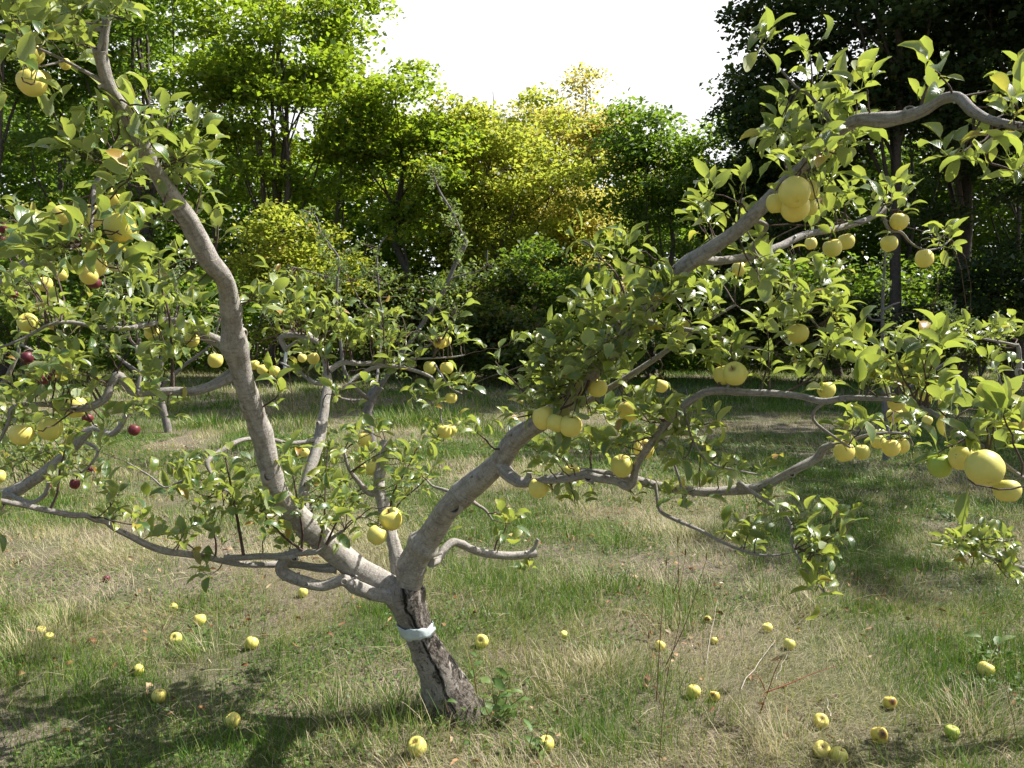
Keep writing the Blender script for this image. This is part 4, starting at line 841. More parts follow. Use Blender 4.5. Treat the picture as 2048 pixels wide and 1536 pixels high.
V += (RNG.normal(0, .0013, V.shape)); ctr = pts.mean(0); mb.V[0] = V.reshape(-1, 3).astype(np.float32)
band = mb.build('band', M['band'], T1.root, T1.o)
sm = band.modifiers.new('thickness', 'SOLIDIFY'); sm.thickness = .0015; sm.offset = 1
a = P(573, 704, 3.82); mb = MB(); w, ln_ = .0075, .088
xs = np.linspace(0, 1, 9)
Vt = np.array([[a + np.array((sx * w - .006 * t, -.004 * math.sin(t * 5) - .02 * t, -ln_ * t + (.010 if t > .95 else 0) * (1 if sx < 0 else -.3))) for sx in (-1, 1)] for t in xs])
mb.add(Vt, [(2 * k, 2 * k + 1, 2 * k + 3, 2 * k + 2) for k in range(8)])
o = mb.build('plant_tag', M['tagm']); tag(o, 'white plastic strip tag dangling from the hooked end of the second upright limb', 'tag')
sm = o.modifiers.new('thickness', 'SOLIDIFY'); sm.thickness = .0012

FALL = [(606, 1184, 20, 'yellow apple on the ground under the low bent limb'), (347, 1214, 17, 'small green yellow windfall, farthest in the left group'), (400, 1236, 24, 'yellow windfall behind the clump of long grass left of the trunk'), (352, 1272, 24, 'yellow windfall turned so its stalk hollow faces forward, left of the grass clump'),
        (503, 1285, 27, 'yellow windfall halfway between the grass clump and the banded trunk'), (277, 1333, 22, 'yellow windfall half sunk in bright green grass'), (318, 1384, 28, 'dull yellow windfall below the half sunk one'), (465, 1440, 31, 'round yellow windfall left of the trunk in the near grass'),
        (834, 1491, 38, 'yellow windfall straight in front of the trunk foot'), (1093, 1485, 32, 'yellow windfall with a leaf across it, in the weeds right of the trunk'), (964, 1281, 27, 'yellow windfall on bare litter just right of the banded trunk'), (1128, 1270, 17, 'small pale windfall in the tuft right of the trunk'),
        (1320, 1290, 20, 'orange yellow windfall behind the tall dry stalks'), (1428, 1281, 15, 'small windfall hidden beside a bent straw'), (1415, 1241, 15, 'tiny yellow windfall in dense green grass'), (1535, 1258, 20, 'pale yellow windfall farthest back on the right'),
        (1578, 1292, 23, 'creased yellow windfall beside a pale stick'), (1387, 1382, 28, 'yellow windfall with a grey bruise beside a rotten one', 'y'), (1428, 1392, 22, 'split orange windfall next to the bruised one', 'x'), (1642, 1443, 30, 'yellow windfall with a deep dimple, right of centre'),
        (1643, 1506, 34, 'pale yellow windfall, left of the touching pair at the bottom edge'), (1678, 1519, 33, 'pale yellow windfall, right of the touching pair at the bottom edge'), (1758, 1473, 33, 'windfall with a big dark rotten hole', 'x'), (1780, 1408, 26, 'half eaten yellow windfall with a brown top', 'x'),
        (1904, 1468, 28, 'greyish green windfall sunk in dry grass', 'g'), (1972, 1344, 32, 'golden windfall below the leafy weed near the right edge'), (82, 1262, 20, 'yellow windfall in shade of the dry tuft at far left'), (98, 1272, 17, 'yellow windfall touching the one in the dry tuft'), (213, 1157, 14, 'rosy windfall beneath the long left branch', 'r')]
for e in FALL:
    x, y, dia, lb = e[:4]; k = e[4] if len(e) > 4 else 'y'
    g = G(x, y + dia * .36); d = PX(g)[2]; r = dia * d / F / 2
    g[2] = float(gz(g[0], g[1])) + r * .84
    rot = (random.uniform(-.7, .45), random.uniform(-.7, .7), random.uniform(0, 6.28))
    if 'stalk hollow' in lb or 'dimple' in lb or 'right of the banded' in lb: rot = (random.uniform(.6, 1.0), random.uniform(-.5, .5), 0)
    if k == 'x': rot = (-.35, 0, random.uniform(-.4, .6))
    apple(g, r, rot, k, lb, 'fallen apples lying in the grass', dia > 24, False)

# ------------------------------------------------------------------ ground sheet
def spaced(lo, hi, n, c, k): 
    t = np.linspace(-1, 1, n); s = np.sinh(t * k) / math.sinh(k); return np.where(s < 0, c + (c - lo) * s, c + (hi - c) * s)
gx = spaced(-300, 300, 260, 0, 5.2); gy = spaced(-200, 420, 300, 6, 5.2)
XX, YY = np.meshgrid(gx, gy); ZZ = gz(XX, YY)
V = np.stack([XX, YY, ZZ], -1).reshape(-1, 3); nx = len(gx)
i = np.arange(len(gy) - 1)[:, None] * nx; j = np.arange(nx - 1)[None]
mb = MB(); mb.add(V, np.stack([i + j, i + j + 1, i + nx + j + 1, i + nx + j], -1).reshape(-1, 4))
m, nt, out = newmat('orchard_soil'); L = nt.links
tcn = nt.nodes.new('ShaderNodeTexCoord'); ob = tcn.outputs['Object']
a1 = noise(nt, ob, .9, 5, .6); a2 = noise(nt, mapping(nt, ob, (1, 1, 1)), 30, 5, .7); a3 = noise(nt, ob, 140, 3, .7)
col = mix(nt, ramp(nt, a2, [(.35, 0.0), (.65, 1.0)]), (.045, .036, .026), (.17, .14, .098))
col = mix(nt, ramp(nt, a3, [(.45, 0.0), (.62, .8)]), col, (.30, .255, .185))
col = mix(nt, ramp(nt, a1, [(.45, 0.0), (.62, .65)]), col, (.06, .09, .022))
pb = nt.nodes.new('ShaderNodeBsdfPrincipled'); L.new(col, pb.inputs['Base Color']); pb.inputs['Roughness'].default_value = .95; pb.inputs['Specular IOR Level'].default_value = .1
L.new(bump(nt, math_(nt, 'ADD', a2, a3), .8, .02), pb.inputs['Normal']); L.new(pb.outputs[0], out.inputs[0])
o = mb.build('ground', m); tag(o, 'dry orchard ground under the grass', None, None, 'structure')

# ------------------------------------------------------------------ grass
M['grass'] = tint_mat('grass_blades', [(0.0, (.035, .105, .010)), (.25, (.090, .185, .016)), (.45, (.190, .250, .028)), (.58, (.29, .285, .085)), (.72, (.43, .375, .20)), (.85, (.54, .475, .31)), (.95, (.38, .32, .22)), (1.0, (.28, .17, .09))], .55, .35)
def dryness(x, y):
    """0 = fresh green, 1 = straw; patches as they lie in the orchard"""
    a = fbm(x * .85 + 3, y * .85 + 1, 21, 3); b = fbm(x * 2.6, y * 2.6, 31, 2)
    v = .70 * a + .30 * b
    far = np.clip((y - 6) / 6, 0, 1)                     # the strip before the woods stays greener
    return np.clip((v - .40) / .20, 0, 1) * (1 - .15 * far)
def grass(mb, n, dmin, dmax, hs, ws, seg, margin=1.25, green=None):
    # even cover per square metre inside the widened view
    d = np.sqrt(RNG.uniform(dmin ** 2, dmax ** 2, n)); x = (RNG.uniform(-1, 1, n)) * (.66 * d * margin + .4); y = d
    dry = dryness(x, y) if green is None else np.full(n, green)
    bare = fbm(x * 1.4 + 9, y * 1.4, 51, 2); keep = RNG.random(n) < np.clip(1.5 - 2.0 * np.clip(bare - .42, 0, 1) * 2.2, .22, 1)
    x, y, dry = x[keep], y[keep], dry[keep]; n = len(x)
    isdry = RNG.random(n) < (dry * .78 + .06)
    clump = .6 + 1.0 * fbm(x * 3.3, y * 3.3, 77, 2) ** 1.5
    h = hs * RNG.uniform(.45, 1.25, n) * clump * np.where(isdry, 1.45, 1.0)
    w = ws * RNG.uniform(.6, 1.3, n) * np.where(isdry, .7, 1.15)
    # dry stems lie down in swathes, green ones stand
    sw = fbm(x * .8 + 40, y * .8, 91, 2) * 9.0
    az = np.where(isdry, sw + RNG.normal(0, .9, n), RNG.uniform(0, 6.28, n))
    lean = np.where(isdry, RNG.uniform(.5, 1.45, n), np.abs(RNG.normal(.25, .25, n)))
    curl = np.where(isdry, RNG.normal(.25, .5, n), RNG.uniform(.2, 1.0, n))
    tint = np.where(isdry, RNG.uniform(.58, .95, n) + (RNG.random(n) < .05) * .1, np.clip(RNG.normal(.24 + .22 * dry, .13, n), 0, .58))
    p = np.stack([x, y, gz(x, y) - .004], -1); dirh = np.stack([np.cos(az), np.sin(az), 0 * az], -1)
    sd = np.stack([-np.sin(az + RNG.normal(0, .6, n)), np.cos(az), 0 * az], -1); sd = nrm(sd)
    Vs = []; cur = p.copy()
    for k in range(seg + 1):
        t = k / seg; ww = (w * (1 - t ** 1.6) * .5)[:, None]
        if k < seg: Vs += [cur - sd * ww, cur + sd * ww]
        else: Vs += [cur]
        a = np.clip(lean + curl * t, -.3, 1.75); st = (h / seg)[:, None]
        cur = cur + st * (np.sin(a)[:, None] * dirh + np.cos(a)[:, None] * np.array((0, 0, 1.0)))
        cur[:, 2] = np.maximum(cur[:, 2], gz(cur[:, 0], cur[:, 1]) + .003)
    V = np.stack(Vs, 1); q = 2 * seg + 1; base_ = (np.arange(n) * q)[:, None, None]
    F4 = np.array([(2 * k, 2 * k + 1, 2 * k + 3, 2 * k + 2) for k in range(seg - 1)]).reshape(1, -1, 4)
    F3 = np.array([(2 * seg - 2, 2 * seg - 1, 2 * seg)]).reshape(1, 1, 3)
    n0 = mb.n
    mb.add(V, (F4 + base_).reshape(-1, 4), np.repeat(tint, seg - 1))
    F3 = (F3 + base_ + n0).reshape(-1, 3)
    mb.Mi.append(np.zeros(len(F3), np.int32)); mb.L.append(F3.ravel()); mb.Cn.append(np.full(len(F3), 3, np.int32)); mb.T.append(tint.astype(np.float32)); mb.U.append(np.zeros((len(F3) * 3, 2), np.float32))
mb = MB()
grass(mb, 120000, 2.1, 4.6, .050, .0028, 3)
grass(mb, 60000, 2.1, 6.5, .135, .0022, 4)
grass(mb, 150000, 4.4, 9, .060, .0040, 2)
grass(mb, 40000, 6, 13, .15, .0036, 3)
grass(mb, 110000, 8.5, 16, .085, .0075, 2)
grass(mb, 120000, 15, 31, .17, .014, 2, 1.2)
# tufts
RT_ = []
for _ in range(230):
    d_ = math.sqrt(RNG.uniform(2.6 ** 2, 10 ** 2)); x_ = RNG.uniform(-1, 1) * (.68 * d_ + .2); p_ = PX(np.array((x_, d_, 0)))
    RT_.append((p_[0], p_[1], int(RNG.uniform(60, 260)), RNG.uniform(.08, .20), float(np.clip(dryness(np.array([x_]), np.array([d_]))[0] + RNG.normal(0, .2), .05, .95))))
for px, py, nb, hh, gr in RT_ + [(1190, 1180, 500, .22, .12), (1240, 1090, 500, .24, .1), (1120, 1180, 350, .2, .15), (1385, 1250, 300, .2, .1), (1010, 1190, 350, .15, .15), (420, 1300, 500, .2, .35), (130, 1250, 900, .2, .6), (30, 1350, 300, .2, .1), (960, 1180, 250, .14, .1), (1545, 1200, 350, .18, .3),
                           (690, 1440, 500, .2, .6), (800, 1420, 500, .17, .55), (770, 1500, 200, .22, .2), (885, 1470, 130, .30, .2), (1215, 1340, 600, .16, .95), (1130, 1380, 300, .14, .9), (50, 1300, 700, .2, .9), (1250, 1180, 300, .2, .15), (1980, 1330, 250, .2, .4), (1950, 1440, 500, .2, .9), (1560, 1500, 400, .2, .85), (1860, 1290, 200, .16, .1), (1350, 1200, 300, .2, .2), (290, 1320, 300, .13, .05), (1030, 1240, 300, .14, .2),
                           (520, 860, 500, .3, .25), (420, 850, 700, .3, .25), (600, 850, 500, .3, .25), (820, 850, 700, .45, .15), (900, 840, 700, .45, .15), (950, 870, 500, .4, .2), (780, 850, 400, .4, .15), (1450, 800, 700, .5, .3), (1900, 790, 900, .6, .3), (1600, 800, 700, .5, .2), (1980, 1030, 300, .14, .1), (1800, 990, 300, .12, .05)]:
    g = G(px, py); d = g[1]; n = int(nb * .8); sp = .10 * max(1, d / 4.5)
    x = g[0] + RNG.normal(0, sp * 1.4, n); y = g[1] + RNG.normal(0, sp, n)
    isd = RNG.random(n) < gr; az = np.arctan2(y - g[1], x - g[0]) + RNG.normal(0, .7, n)
    h = hh * .85 * RNG.uniform(.15, 1.2, n) * np.exp(-(((x - g[0]) / sp) ** 2) * .12); w = .0032 * max(1, d / 4.2) * RNG.uniform(.6, 1.3, n)
    ln0 = np.abs(RNG.normal(.28, .22, n)) + .25 * isd; cu = RNG.uniform(.1, 1.1, n)
    ti = np.where(isd, RNG.uniform(.6, .95, n), np.clip(RNG.normal(.26, .13, n), 0, .5))
    dh = np.stack([np.cos(az), np.sin(az), 0 * az], -1); sd = np.stack([-np.sin(az), np.cos(az), 0 * az], -1)
    cur = np.stack([x, y, gz(x, y)], -1); Vs = []
    for k in range(5):
        t = k / 4; ww = (w * (1 - t ** 1.6 * .96) * .5)[:, None]; Vs += [cur - sd * ww, cur + sd * ww]
        a = np.clip(ln0 + cu * t, 0, 1.9); cur = cur + (h / 4)[:, None] * (np.sin(a)[:, None] * dh + np.cos(a)[:, None] * np.array((0, 0, 1.0)))
    F4 = np.array([(2 * k, 2 * k + 1, 2 * k + 3, 2 * k + 2) for k in range(4)])[None] + (np.arange(n) * 10)[:, None, None]
    mb.add(np.stack(Vs, 1), F4.reshape(-1, 4), np.repeat(ti, 4))
o = mb.build('grass', M['grass'], smooth=False); tag(o, 'patchy green and straw coloured orchard grass', None, None, 'stuff')

# low broad-leaved weeds mixed in the turf, and litter
def scatter(n, dmin, dmax, thr, seed):
    d = np.sqrt(RNG.uniform(dmin ** 2, dmax ** 2, n)); x = RNG.uniform(-1, 1, n) * (.8 * d + .3)
    k = fbm(x * 1.1 + 70, d * 1.1, seed, 2) > thr; return x[k], d[k]
M['weed'] = leaf_mat('ground_weed_leaf', [(0.0, (.04, .095, .02)), (.6, (.085, .15, .035)), (1.0, (.16, .19, .05))], (.15, .2, .1), (.22, .34, .04), .3, .5, .3, uv=False)
x, y = scatter(120000, 2.2, 12, .47, 120); n = len(x)
az = RNG.uniform(0, 6.28, n); D = np.stack([np.cos(az), np.sin(az), RNG.uniform(-.1, .6, n)], -1); S = nrm(np.cross(D, np.array((0, 0, 1.0)) + RNG.normal(0, .3, (n, 3))))
s = RNG.uniform(.010, .027, n) * np.maximum(1, y / 6)
mb = MB(); kites(mb, np.stack([x, y, gz(x, y) + RNG.uniform(.005, .035, n)], -1), nrm(D), S, s, s * .8, RNG.random(n), .15)
o = mb.build('ground_weeds', M['weed'], smooth=False); tag(o, 'low small leaved green weeds covering the turf in patches', None, None, 'stuff')
M['litter'] = tint_mat('dead_leaf', [(0.0, (.10, .045, .018)), (.4, (.22, .11, .045)), (.75, (.38, .24, .12)), (1.0, (.50, .41, .28))], .7, .15)
x, y = scatter(2600, 2.3, 11, .40, 140); n = len(x); az = RNG.uniform(0, 6.28, n)
mb = MB(); leaves(mb, np.stack([x, y, gz(x, y) + RNG.uniform(.012, .04, n)], -1), np.stack([np.cos(az), np.sin(az), RNG.uniform(-.1, .35, n)], -1), np.array((0, 0, 1.0)) + RNG.normal(0, .5, (n, 3)), RNG.uniform(.022, .06, n), RNG.uniform(.014, .03, n), RNG.normal(.3, 1.0, n), RNG.uniform(.2, 1.0, n), RNG.random(n), 4, .15, .25)
o = mb.build('fallen_leaves', M['litter']); tag(o, 'curled brown fallen leaves scattered over the grass', None, None, 'stuff')
# broken straw lying about
mb = MB(); x, y = scatter(2600, 2.2, 9, .36, 160)
for a, b in zip(x, y):
    z = RNG.uniform(0, 6.28); l_ = RNG.uniform(.05, .22); dz = RNG.uniform(.005, .05)
    p0 = np.array((a, b, gz(a, b) + .012)); p1 = p0 + l_ * np.array((math.cos(z), math.sin(z), 0)) + np.array((0, 0, dz))
    tube(mb, [p0, (p0 + p1) / 2 + np.array((0, 0, .01)), p1], [.0012, .0012, .0007], 3, RNG.uniform(.7, .95), 0, False)
o = mb.build('straw', M['grass']); tag(o, 'loose pale straw lying on the turf', None, None, 'stuff')

# single weeds, dry stalks and sticks
M['stem'] = plain('weed_stem', (.16, .10, .045), .8); M['redstem'] = plain('reddish_weed_stem', (.20, .06, .03), .75); M['stick'] = plain('bleached_stick', (.33, .29, .23), .9)
def stalk(label, stems, mat, cat='stalk', name='dry_stalk', w=5, heads=False):
    g = G(*stems[0][0]); r_ = empty(name, g, label, cat); d = PX(g)[2]; mbs = MB()
    for k, st in enumerate(stems):
        pts = [P(x, y, d) + np.array((0, (0 if i == 0 else .03 * i * (1 if k % 2 else -1)), 0)) for i, (x, y) in enumerate(st)]
        if k == 0: pts[0] = g + np.array((0, 0, -.01))
        q = catmull(pts, .03); tube(mbs, q, np.linspace(w * d / F / 2, w * d / F / 5, len(q)) * .5, 6, 0, .25)
        if heads: tube(mbs, [q[-1], q[-1] + np.array((0, 0, .012)), q[-1] + np.array((0, 0, .026))], [.0018, .0035, .0018], 6, 0, .3)
    mbs.build('stem', M[mat], r_, g); return r_, g, d
stalk('tall brown dry stalk with a blunt top, standing in the grass right of the trunk', [[(1312, 1400), (1316, 1300), (1320, 1200), (1325, 1118)]], 'stem', heads=True)
stalk('tall branching dry weed with several bare stems beside the blunt stalk', [[(1318, 1530), (1322, 1430), (1330, 1330), (1348, 1230), (1344, 1150), (1339, 1065)], [(1348, 1235), (1362, 1190), (1378, 1120)], [(1332, 1330), (1368, 1240), (1405, 1110)], [(1325, 1420), (1306, 1350), (1303, 1290)], [(1347, 1185), (1352, 1160), (1350, 1140)]], 'stem', w=4, heads=True)
stalk('reddish weed with one long arching side stem at the lower right', [[(1518, 1425), (1530, 1380), (1541, 1330), (1548, 1300)], [(1530, 1385), (1580, 1375), (1640, 1358), (1690, 1350)], [(1530, 1380), (1515, 1350), (1500, 1340)]], 'redstem', w=5)
stalk('thin dark seed stalk leaning at the far lower right', [[(2040, 1500), (2010, 1400), (1985, 1330), (1970, 1285)]], 'stem', w=3, heads=True)
stalk('two thin dark dry stems left of the grass clump', [[(336, 1305), (333, 1260), (328, 1220), (318, 1190)], [(334, 1260), (345, 1225), (350, 1205)]], 'stem', w=3, heads=True)
def stick(label, a, b, w, lift=.06):
    p0, p1 = G(*a), G(*b); p0[2] += .012; p1[2] += lift; mbs = MB(); t = np.linspace(0, 1, 7)[:, None]
    pts = p0 + (p1 - p0) * t + RNG.normal(0, .004, (7, 3)); d = PX(p0)[2]
    tube(mbs, pts, np.linspace(w, w * .5, 7) * .36 * d / F / 2, 6, 0, .3); tag(mbs.build('stick', M['stick']), label, 'stick')
stick('long pale broken stick slanting up through the grass, right of centre', (1480, 1380), (1552, 1302), 6, .05)
stick('short curved pale stick below the creased windfall', (1550, 1362), (1580, 1312), 5, .03)
stick('white straight stick lying at the bottom left', (192, 1470), (240, 1462), 6, .02)
stick('pale bent straw standing by the tiny windfall', (1412, 1330), (1436, 1243), 4, .12)
stick('grey stump of a stick behind the dimpled windfall', (1660, 1440), (1652, 1410), 9, .03)

def weed(label, px, stems, n, ln, name='leafy_weed', yel=.2):
    g = G(*px); d = PX(g)[2]; r_ = empty(name, g, label, 'weed'); A = []; mbs = MB()
    for sx, sy, k in stems:
        tip = P(sx, sy, d - .03); root_ = g + np.array((RNG.normal(0, .015), RNG.normal(0, .015), 0)); q = catmull([root_, (root_ + tip) / 2 + RNG.normal(0, .006, 3), tip], .02)
        tube(mbs, q, np.linspace(.0028, .0016, len(q)), 6)
        for f in np.linspace(.35, 1, k): A.append((q[int(f * (len(q) - 1))], RNG.uniform(0, 6.28), .5))
    for _ in range(n): A.append((g + np.array((RNG.normal(0, .05), RNG.normal(0, .04), .02)), RNG.uniform(0, 6.28), .7))
    if mbs.V: mbs.build('stem', M['stem'], r_, g)
    m_ = len(A); az = np.array([a[1] for a in A]); mbl = MB()
    leaves(mbl, np.array([a[0] for a in A]), np.stack([np.cos(az), np.sin(az), np.array([a[2] for a in A]) + RNG.normal(0, .2, m_)], -1), np.array((0, 0, 1.0)) + RNG.normal(0, .3, (m_, 3)), ln * RNG.uniform(.6, 1.2, m_), ln * .45 * RNG.uniform(.7, 1.2, m_), RNG.uniform(.2, 1.1, m_), RNG.uniform(.1, .5, m_), np.clip(RNG.normal(.4 + yel, .15, m_), 0, .88), 6, .2, .1)
    mbl.build('foliage', M['weed'], r_, g)
weed('tall thin seedling with a few leaves just right of the trunk', (957, 1410), [(938, 1305, 4), (950, 1345, 3)], 2, .055)
weed('broad leaved clump of weeds at the right side of the trunk foot', (995, 1440), [(985, 1370, 3), (1020, 1355, 3), (1050, 1390, 3), (965, 1395, 2), (1000, 1385, 2)], 13, .075)
weed('low leafy weed around the windfall with a leaf across it', (1070, 1505), [(1065, 1470, 3), (1095, 1460, 2)], 9, .06)
weed('small rounded leaves of a weed right in front of the trunk', (905, 1440), [(890, 1405, 2), (925, 1415, 2)], 9, .06)
weed('leafy green weed behind the golden windfall', (1978, 1320), [(1970, 1275, 3), (1995, 1285, 3)], 14, .08)
weed('upright bright green weed in the short grass at right', (1915, 1040), [(1912, 1005, 4)], 8, .09)

# ------------------------------------------------------------------ woodland
def wz(y, d): return CAMZ + (HOR - y) / F * d
WOOD = dict(
 green=leaf_mat('maple_leaf_green', [(0.0, (.035, .085, .016)), (.5, (.075, .145, .025)), (.85, (.15, .20, .03)), (1.0, (.30, .24, .03))], (.10, .15, .06), (.32, .50, .03), .45, .42, .45, uv=False),
 lime=leaf_mat('maple_leaf_lime', [(0.0, (.05, .115, .015)), (.5, (.11, .185, .022)), (.85, (.23, .27, .03)), (1.0, (.36, .24, .03))], (.16, .2, .06), (.46, .62, .03), .50, .45, .4, uv=False),
 yellow=leaf_mat('maple_leaf_turning', [(0.0, (.085, .150, .018)), (.5, (.19, .245, .025)), (.85, (.36, .33, .05)), (1.0, (.44, .26, .05))], (.24, .26, .09), (.60, .66, .07), .52, .45, .4, uv=False),
 gold=leaf_mat('maple_leaf_golden', [(0.0, (.15, .20, .03)), (.5, (.29, .30, .04)), (.85, (.44, .36, .05)), (1.0, (.50, .28, .09))], (.34, .3, .12), (.72, .66, .14), .52, .45, .4, uv=False),
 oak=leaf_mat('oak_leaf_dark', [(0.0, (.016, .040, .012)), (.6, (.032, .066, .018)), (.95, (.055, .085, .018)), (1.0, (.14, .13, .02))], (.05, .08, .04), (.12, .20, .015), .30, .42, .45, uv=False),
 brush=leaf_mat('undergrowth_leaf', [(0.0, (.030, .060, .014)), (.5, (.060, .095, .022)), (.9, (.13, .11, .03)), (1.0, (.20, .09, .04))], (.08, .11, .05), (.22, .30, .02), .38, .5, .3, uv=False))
def wood_tree(name, label, cat, X, Y, H, cb, hw, mat, ncl, npc, ls, stems=1, group='trees of the woodland edge', trunk_r=.16, trunk_x=0, gap=.42, lean=0, flat=.34, cr=.46, depthf=.9, nlimb=13):
    rg = np.random.default_rng(abs(hash((round(X, 2), round(Y, 2)))) % 2 ** 31)
    z0 = float(gz(X, Y)); base = np.array((X + trunk_x, Y, z0)); r_ = empty(name, base, label, cat, group)
    ctr = np.array((X + lean, Y, (H + cb) / 2)); rad = np.array((hw, hw * depthf, (H - cb) / 2))
    tb = MB(); cl = []
    for s_ in range(stems):
        off = np.array((rg.normal(0, .25 * (stems > 1)), rg.normal(0, .25 * (stems > 1)), 0)); top = np.array((X + lean * .7 + rg.normal(0, hw * .25 * (stems > 1) + .15), Y + rg.normal(0, .4), H * rg.uniform(.82, .93)))
        b = base + off - np.array((0, 0, .1)); t = np.linspace(0, 1, 12)[:, None]
        q = b + (top - b) * t; q[:, :2] += (np.stack([vnoise(t[:, 0] * 4, t[:, 0] * 0, rg.integers(999)), vnoise(t[:, 0] * 4, t[:, 0] * 0 + 5, rg.integers(999))], -1) - .5) * .9 * np.sin(t * math.pi)
        tr_ = trunk_r / math.sqrt(stems) * (1 - t[:, 0] * .88) * (1 + .35 * np.exp(-t[:, 0] * 14)); tube(tb, q, tr_, 9, 0, .12)
        for l in range(max(3, nlimb // stems)):
            f = rg.uniform(max(.12, cb / H * .8), .88); i_ = f * 11; a = q[int(i_)] * (1 - i_ % 1) + q[min(11, int(i_) + 1)] * (i_ % 1)
            az = rg.uniform(0, 6.28); u = np.array((math.cos(az), math.sin(az) * .9, rg.uniform(.05, .9))); u = nrm(u)
            e = ctr + rad * u * rg.uniform(.7, 1.0); e[2] = max(e[2], a[2] + rg.uniform(-.1, .5) * hw * .5)
            mid_ = (a + e) / 2 + np.array((rg.normal(0, .25), rg.normal(0, .25), -.10 * np.linalg.norm(e - a)))
            c = catmull([a, mid_, e], .5); rr = trunk_r / math.sqrt(stems) * (1 - f * .75) * .42
            tube(tb, c, np.linspace(rr, rr * .18, len(c)), 6, 0, .1)
            cl += [e, c[int(len(c) * .75)]]
            for _ in range(4):
                k = int(len(c) * rg.uniform(.35, .95)); g2 = c[k] + rg.normal(0, 1, 3) * np.array((.9, .8, .55)) * max(.5, hw * .28) + np.array((0, 0, .25))
                c2 = catmull([c[k], (c[k] + g2) / 2 + rg.normal(0, .08, 3), g2], .5); tube(tb, c2, np.linspace(rr * .4, rr * .1, len(c2)), 4, 0, 0, False); cl += [g2, (c[k] + g2) / 2]
    tb.build('trunk', M['bark_wood'], r_, base)
    # boughs: flattened layers of sprays with air between them
    nb = max(14, ncl // 8); ls = ls * 1.3; cand = np.array(cl); dv = nrm(rg.normal(size=(nb * 4, 3))); rr = rg.uniform(.3, 1, (nb * 4, 1)) ** .4
    o_ = .74 + .55 * fbm(np.arctan2(dv[:, 2], dv[:, 0]) * 2.2 + 9, dv[:, 1] * 1.2, int(rg.integers(999)), 2)
    cand = np.vstack([cand[rg.permutation(len(cand))][:nb], ctr + rad * dv * rr * o_[:, None]]); ch = []; dm = max(.55, hw * .26)
    cand = ctr + np.clip((cand - ctr) / rad, (-1.06, -1.06, -1.06), (1.03, 1.03, .84 if hw < 3 else 1.0)) * rad
    for c_ in cand:
        if c_[2] > .3 and all(np.linalg.norm((c_ - q_) * (1, 1, 1.7)) > dm for q_ in ch): ch.append(c_)
        if len(ch) >= nb: break
    cl2 = []
    for c_ in ch:
        br = rg.uniform(.6, 1.15) * max(.55, hw * .24); tilt = rg.normal(0, .2, 2)
        for _ in range(int(rg.integers(7, 12))):
            a_, q_ = rg.uniform(0, 6.28), br * math.sqrt(rg.random()); dx, dy = q_ * math.cos(a_), q_ * math.sin(a_)
            cl2.append(c_ + np.array((dx, dy, tilt[0] * dx + tilt[1] * dy - .28 * q_ * q_ / br + rg.normal(0, .10))))
    cl = np.array(cl2); cl = cl[cl[:, 2] > .2]; npc = int(npc * .82)
    n = len(cl) * npc; cs = np.repeat(cl, npc, 0); sz = np.repeat(rg.uniform(.6, 1.25, len(cl)), npc)
    g = rg.normal(0, 1, (n, 3)); g *= (np.minimum(1, 1.9 / np.linalg.norm(g, axis=1)))[:, None]
    p = cs + g * np.array((cr, cr, cr * flat)) * sz[:, None]; p[:, 2] -= .12 * (g[:, 0] ** 2 + g[:, 1] ** 2) * cr; p[:, 2] = np.maximum(p[:, 2], .1)
    az = rg.uniform(0, 6.28, n); D = nrm(np.stack([np.cos(az), np.sin(az), rg.normal(-.25, .4, n)], -1)); S = nrm(np.cross(D, np.array((0, 0, 1.0)) + rg.normal(0, .45, (n, 3))))
    ln = ls * rg.uniform(.6, 1.35, n); ct = np.repeat(rg.normal(0, .16, len(cl)), npc)
    mbc = MB(); kites(mbc, p, D, S, ln, ln * rg.uniform(.65, 1.0, n), np.clip(rg.beta(2, 2.2, n) + ct + (rg.random(n) < .03) * .4, 0, 1), .22)
    mbc.build('crown', WOOD[mat], r_, base, smooth=False)
def WT(name, label, cat, px, d, top, cby, hwpx, mat, ncl, npc, ls, **kw):
    wood_tree(name, label, cat, (px - 1024) / F * d, d, wz(top, d), max(.3, wz(cby, d)), hwpx * d / F, mat, ncl, npc, ls, **kw)
WT('maple_tree', 'tall leafy maple at the far left edge behind the topmost apple', 'tree', 10, 24, -190, 560, 230, 'green', 420, 42, .13, trunk_r=.2)
WT('maple_tree', 'many stemmed green maple right behind the upper left apple limb', 'tree', 300, 26, -230, 500, 240, 'green', 430, 42, .13, stems=4, trunk_r=.28)
WT('maple_tree', 'tall yellow green maple with a fan of dark stems, left of the open sky', 'tree', 562, 25, -130, 470, 172, 'lime', 430, 42, .13, stems=5, trunk_r=.28, gap=.44)
WT('maple_tree', 'green maple with one dark trunk whose crown juts out into the sky', 'tree', 800, 25.5, 105, 520, 122, 'lime', 340, 40, .12, trunk_r=.19, trunk_x=.4, gap=.44)
WT('maple_tree', 'wide yellow green maple with spreading limbs under the open sky', 'tree', 1010, 28, 172, 560, 165, 'yellow', 440, 40, .12, trunk_r=.17, trunk_x=-1.6, gap=.43)
WT('maple_tree', 'slim golden maple rising highest in the middle of the sky gap', 'tree', 1165, 33, 125, 560, 80, 'gold', 240, 34, .12, trunk_r=.12)
WT('maple_tree', 'golden topped maple peeping over the wide yellow green one', 'tree', 1000, 35, 150, 500, 110, 'gold', 260, 34, .12, trunk_r=.12)
WT('maple_tree', 'small orange tinged maple low between the two middle maples', 'tree', 1150, 30, 340, 600, 90, 'gold', 170, 36, .11, trunk_r=.10)
WT('maple_tree', 'airy green maple with a straight dark trunk left of the oaks', 'tree', 1305, 26.5, 195, 560, 125, 'green', 340, 36, .12, trunk_r=.14, gap=.46)
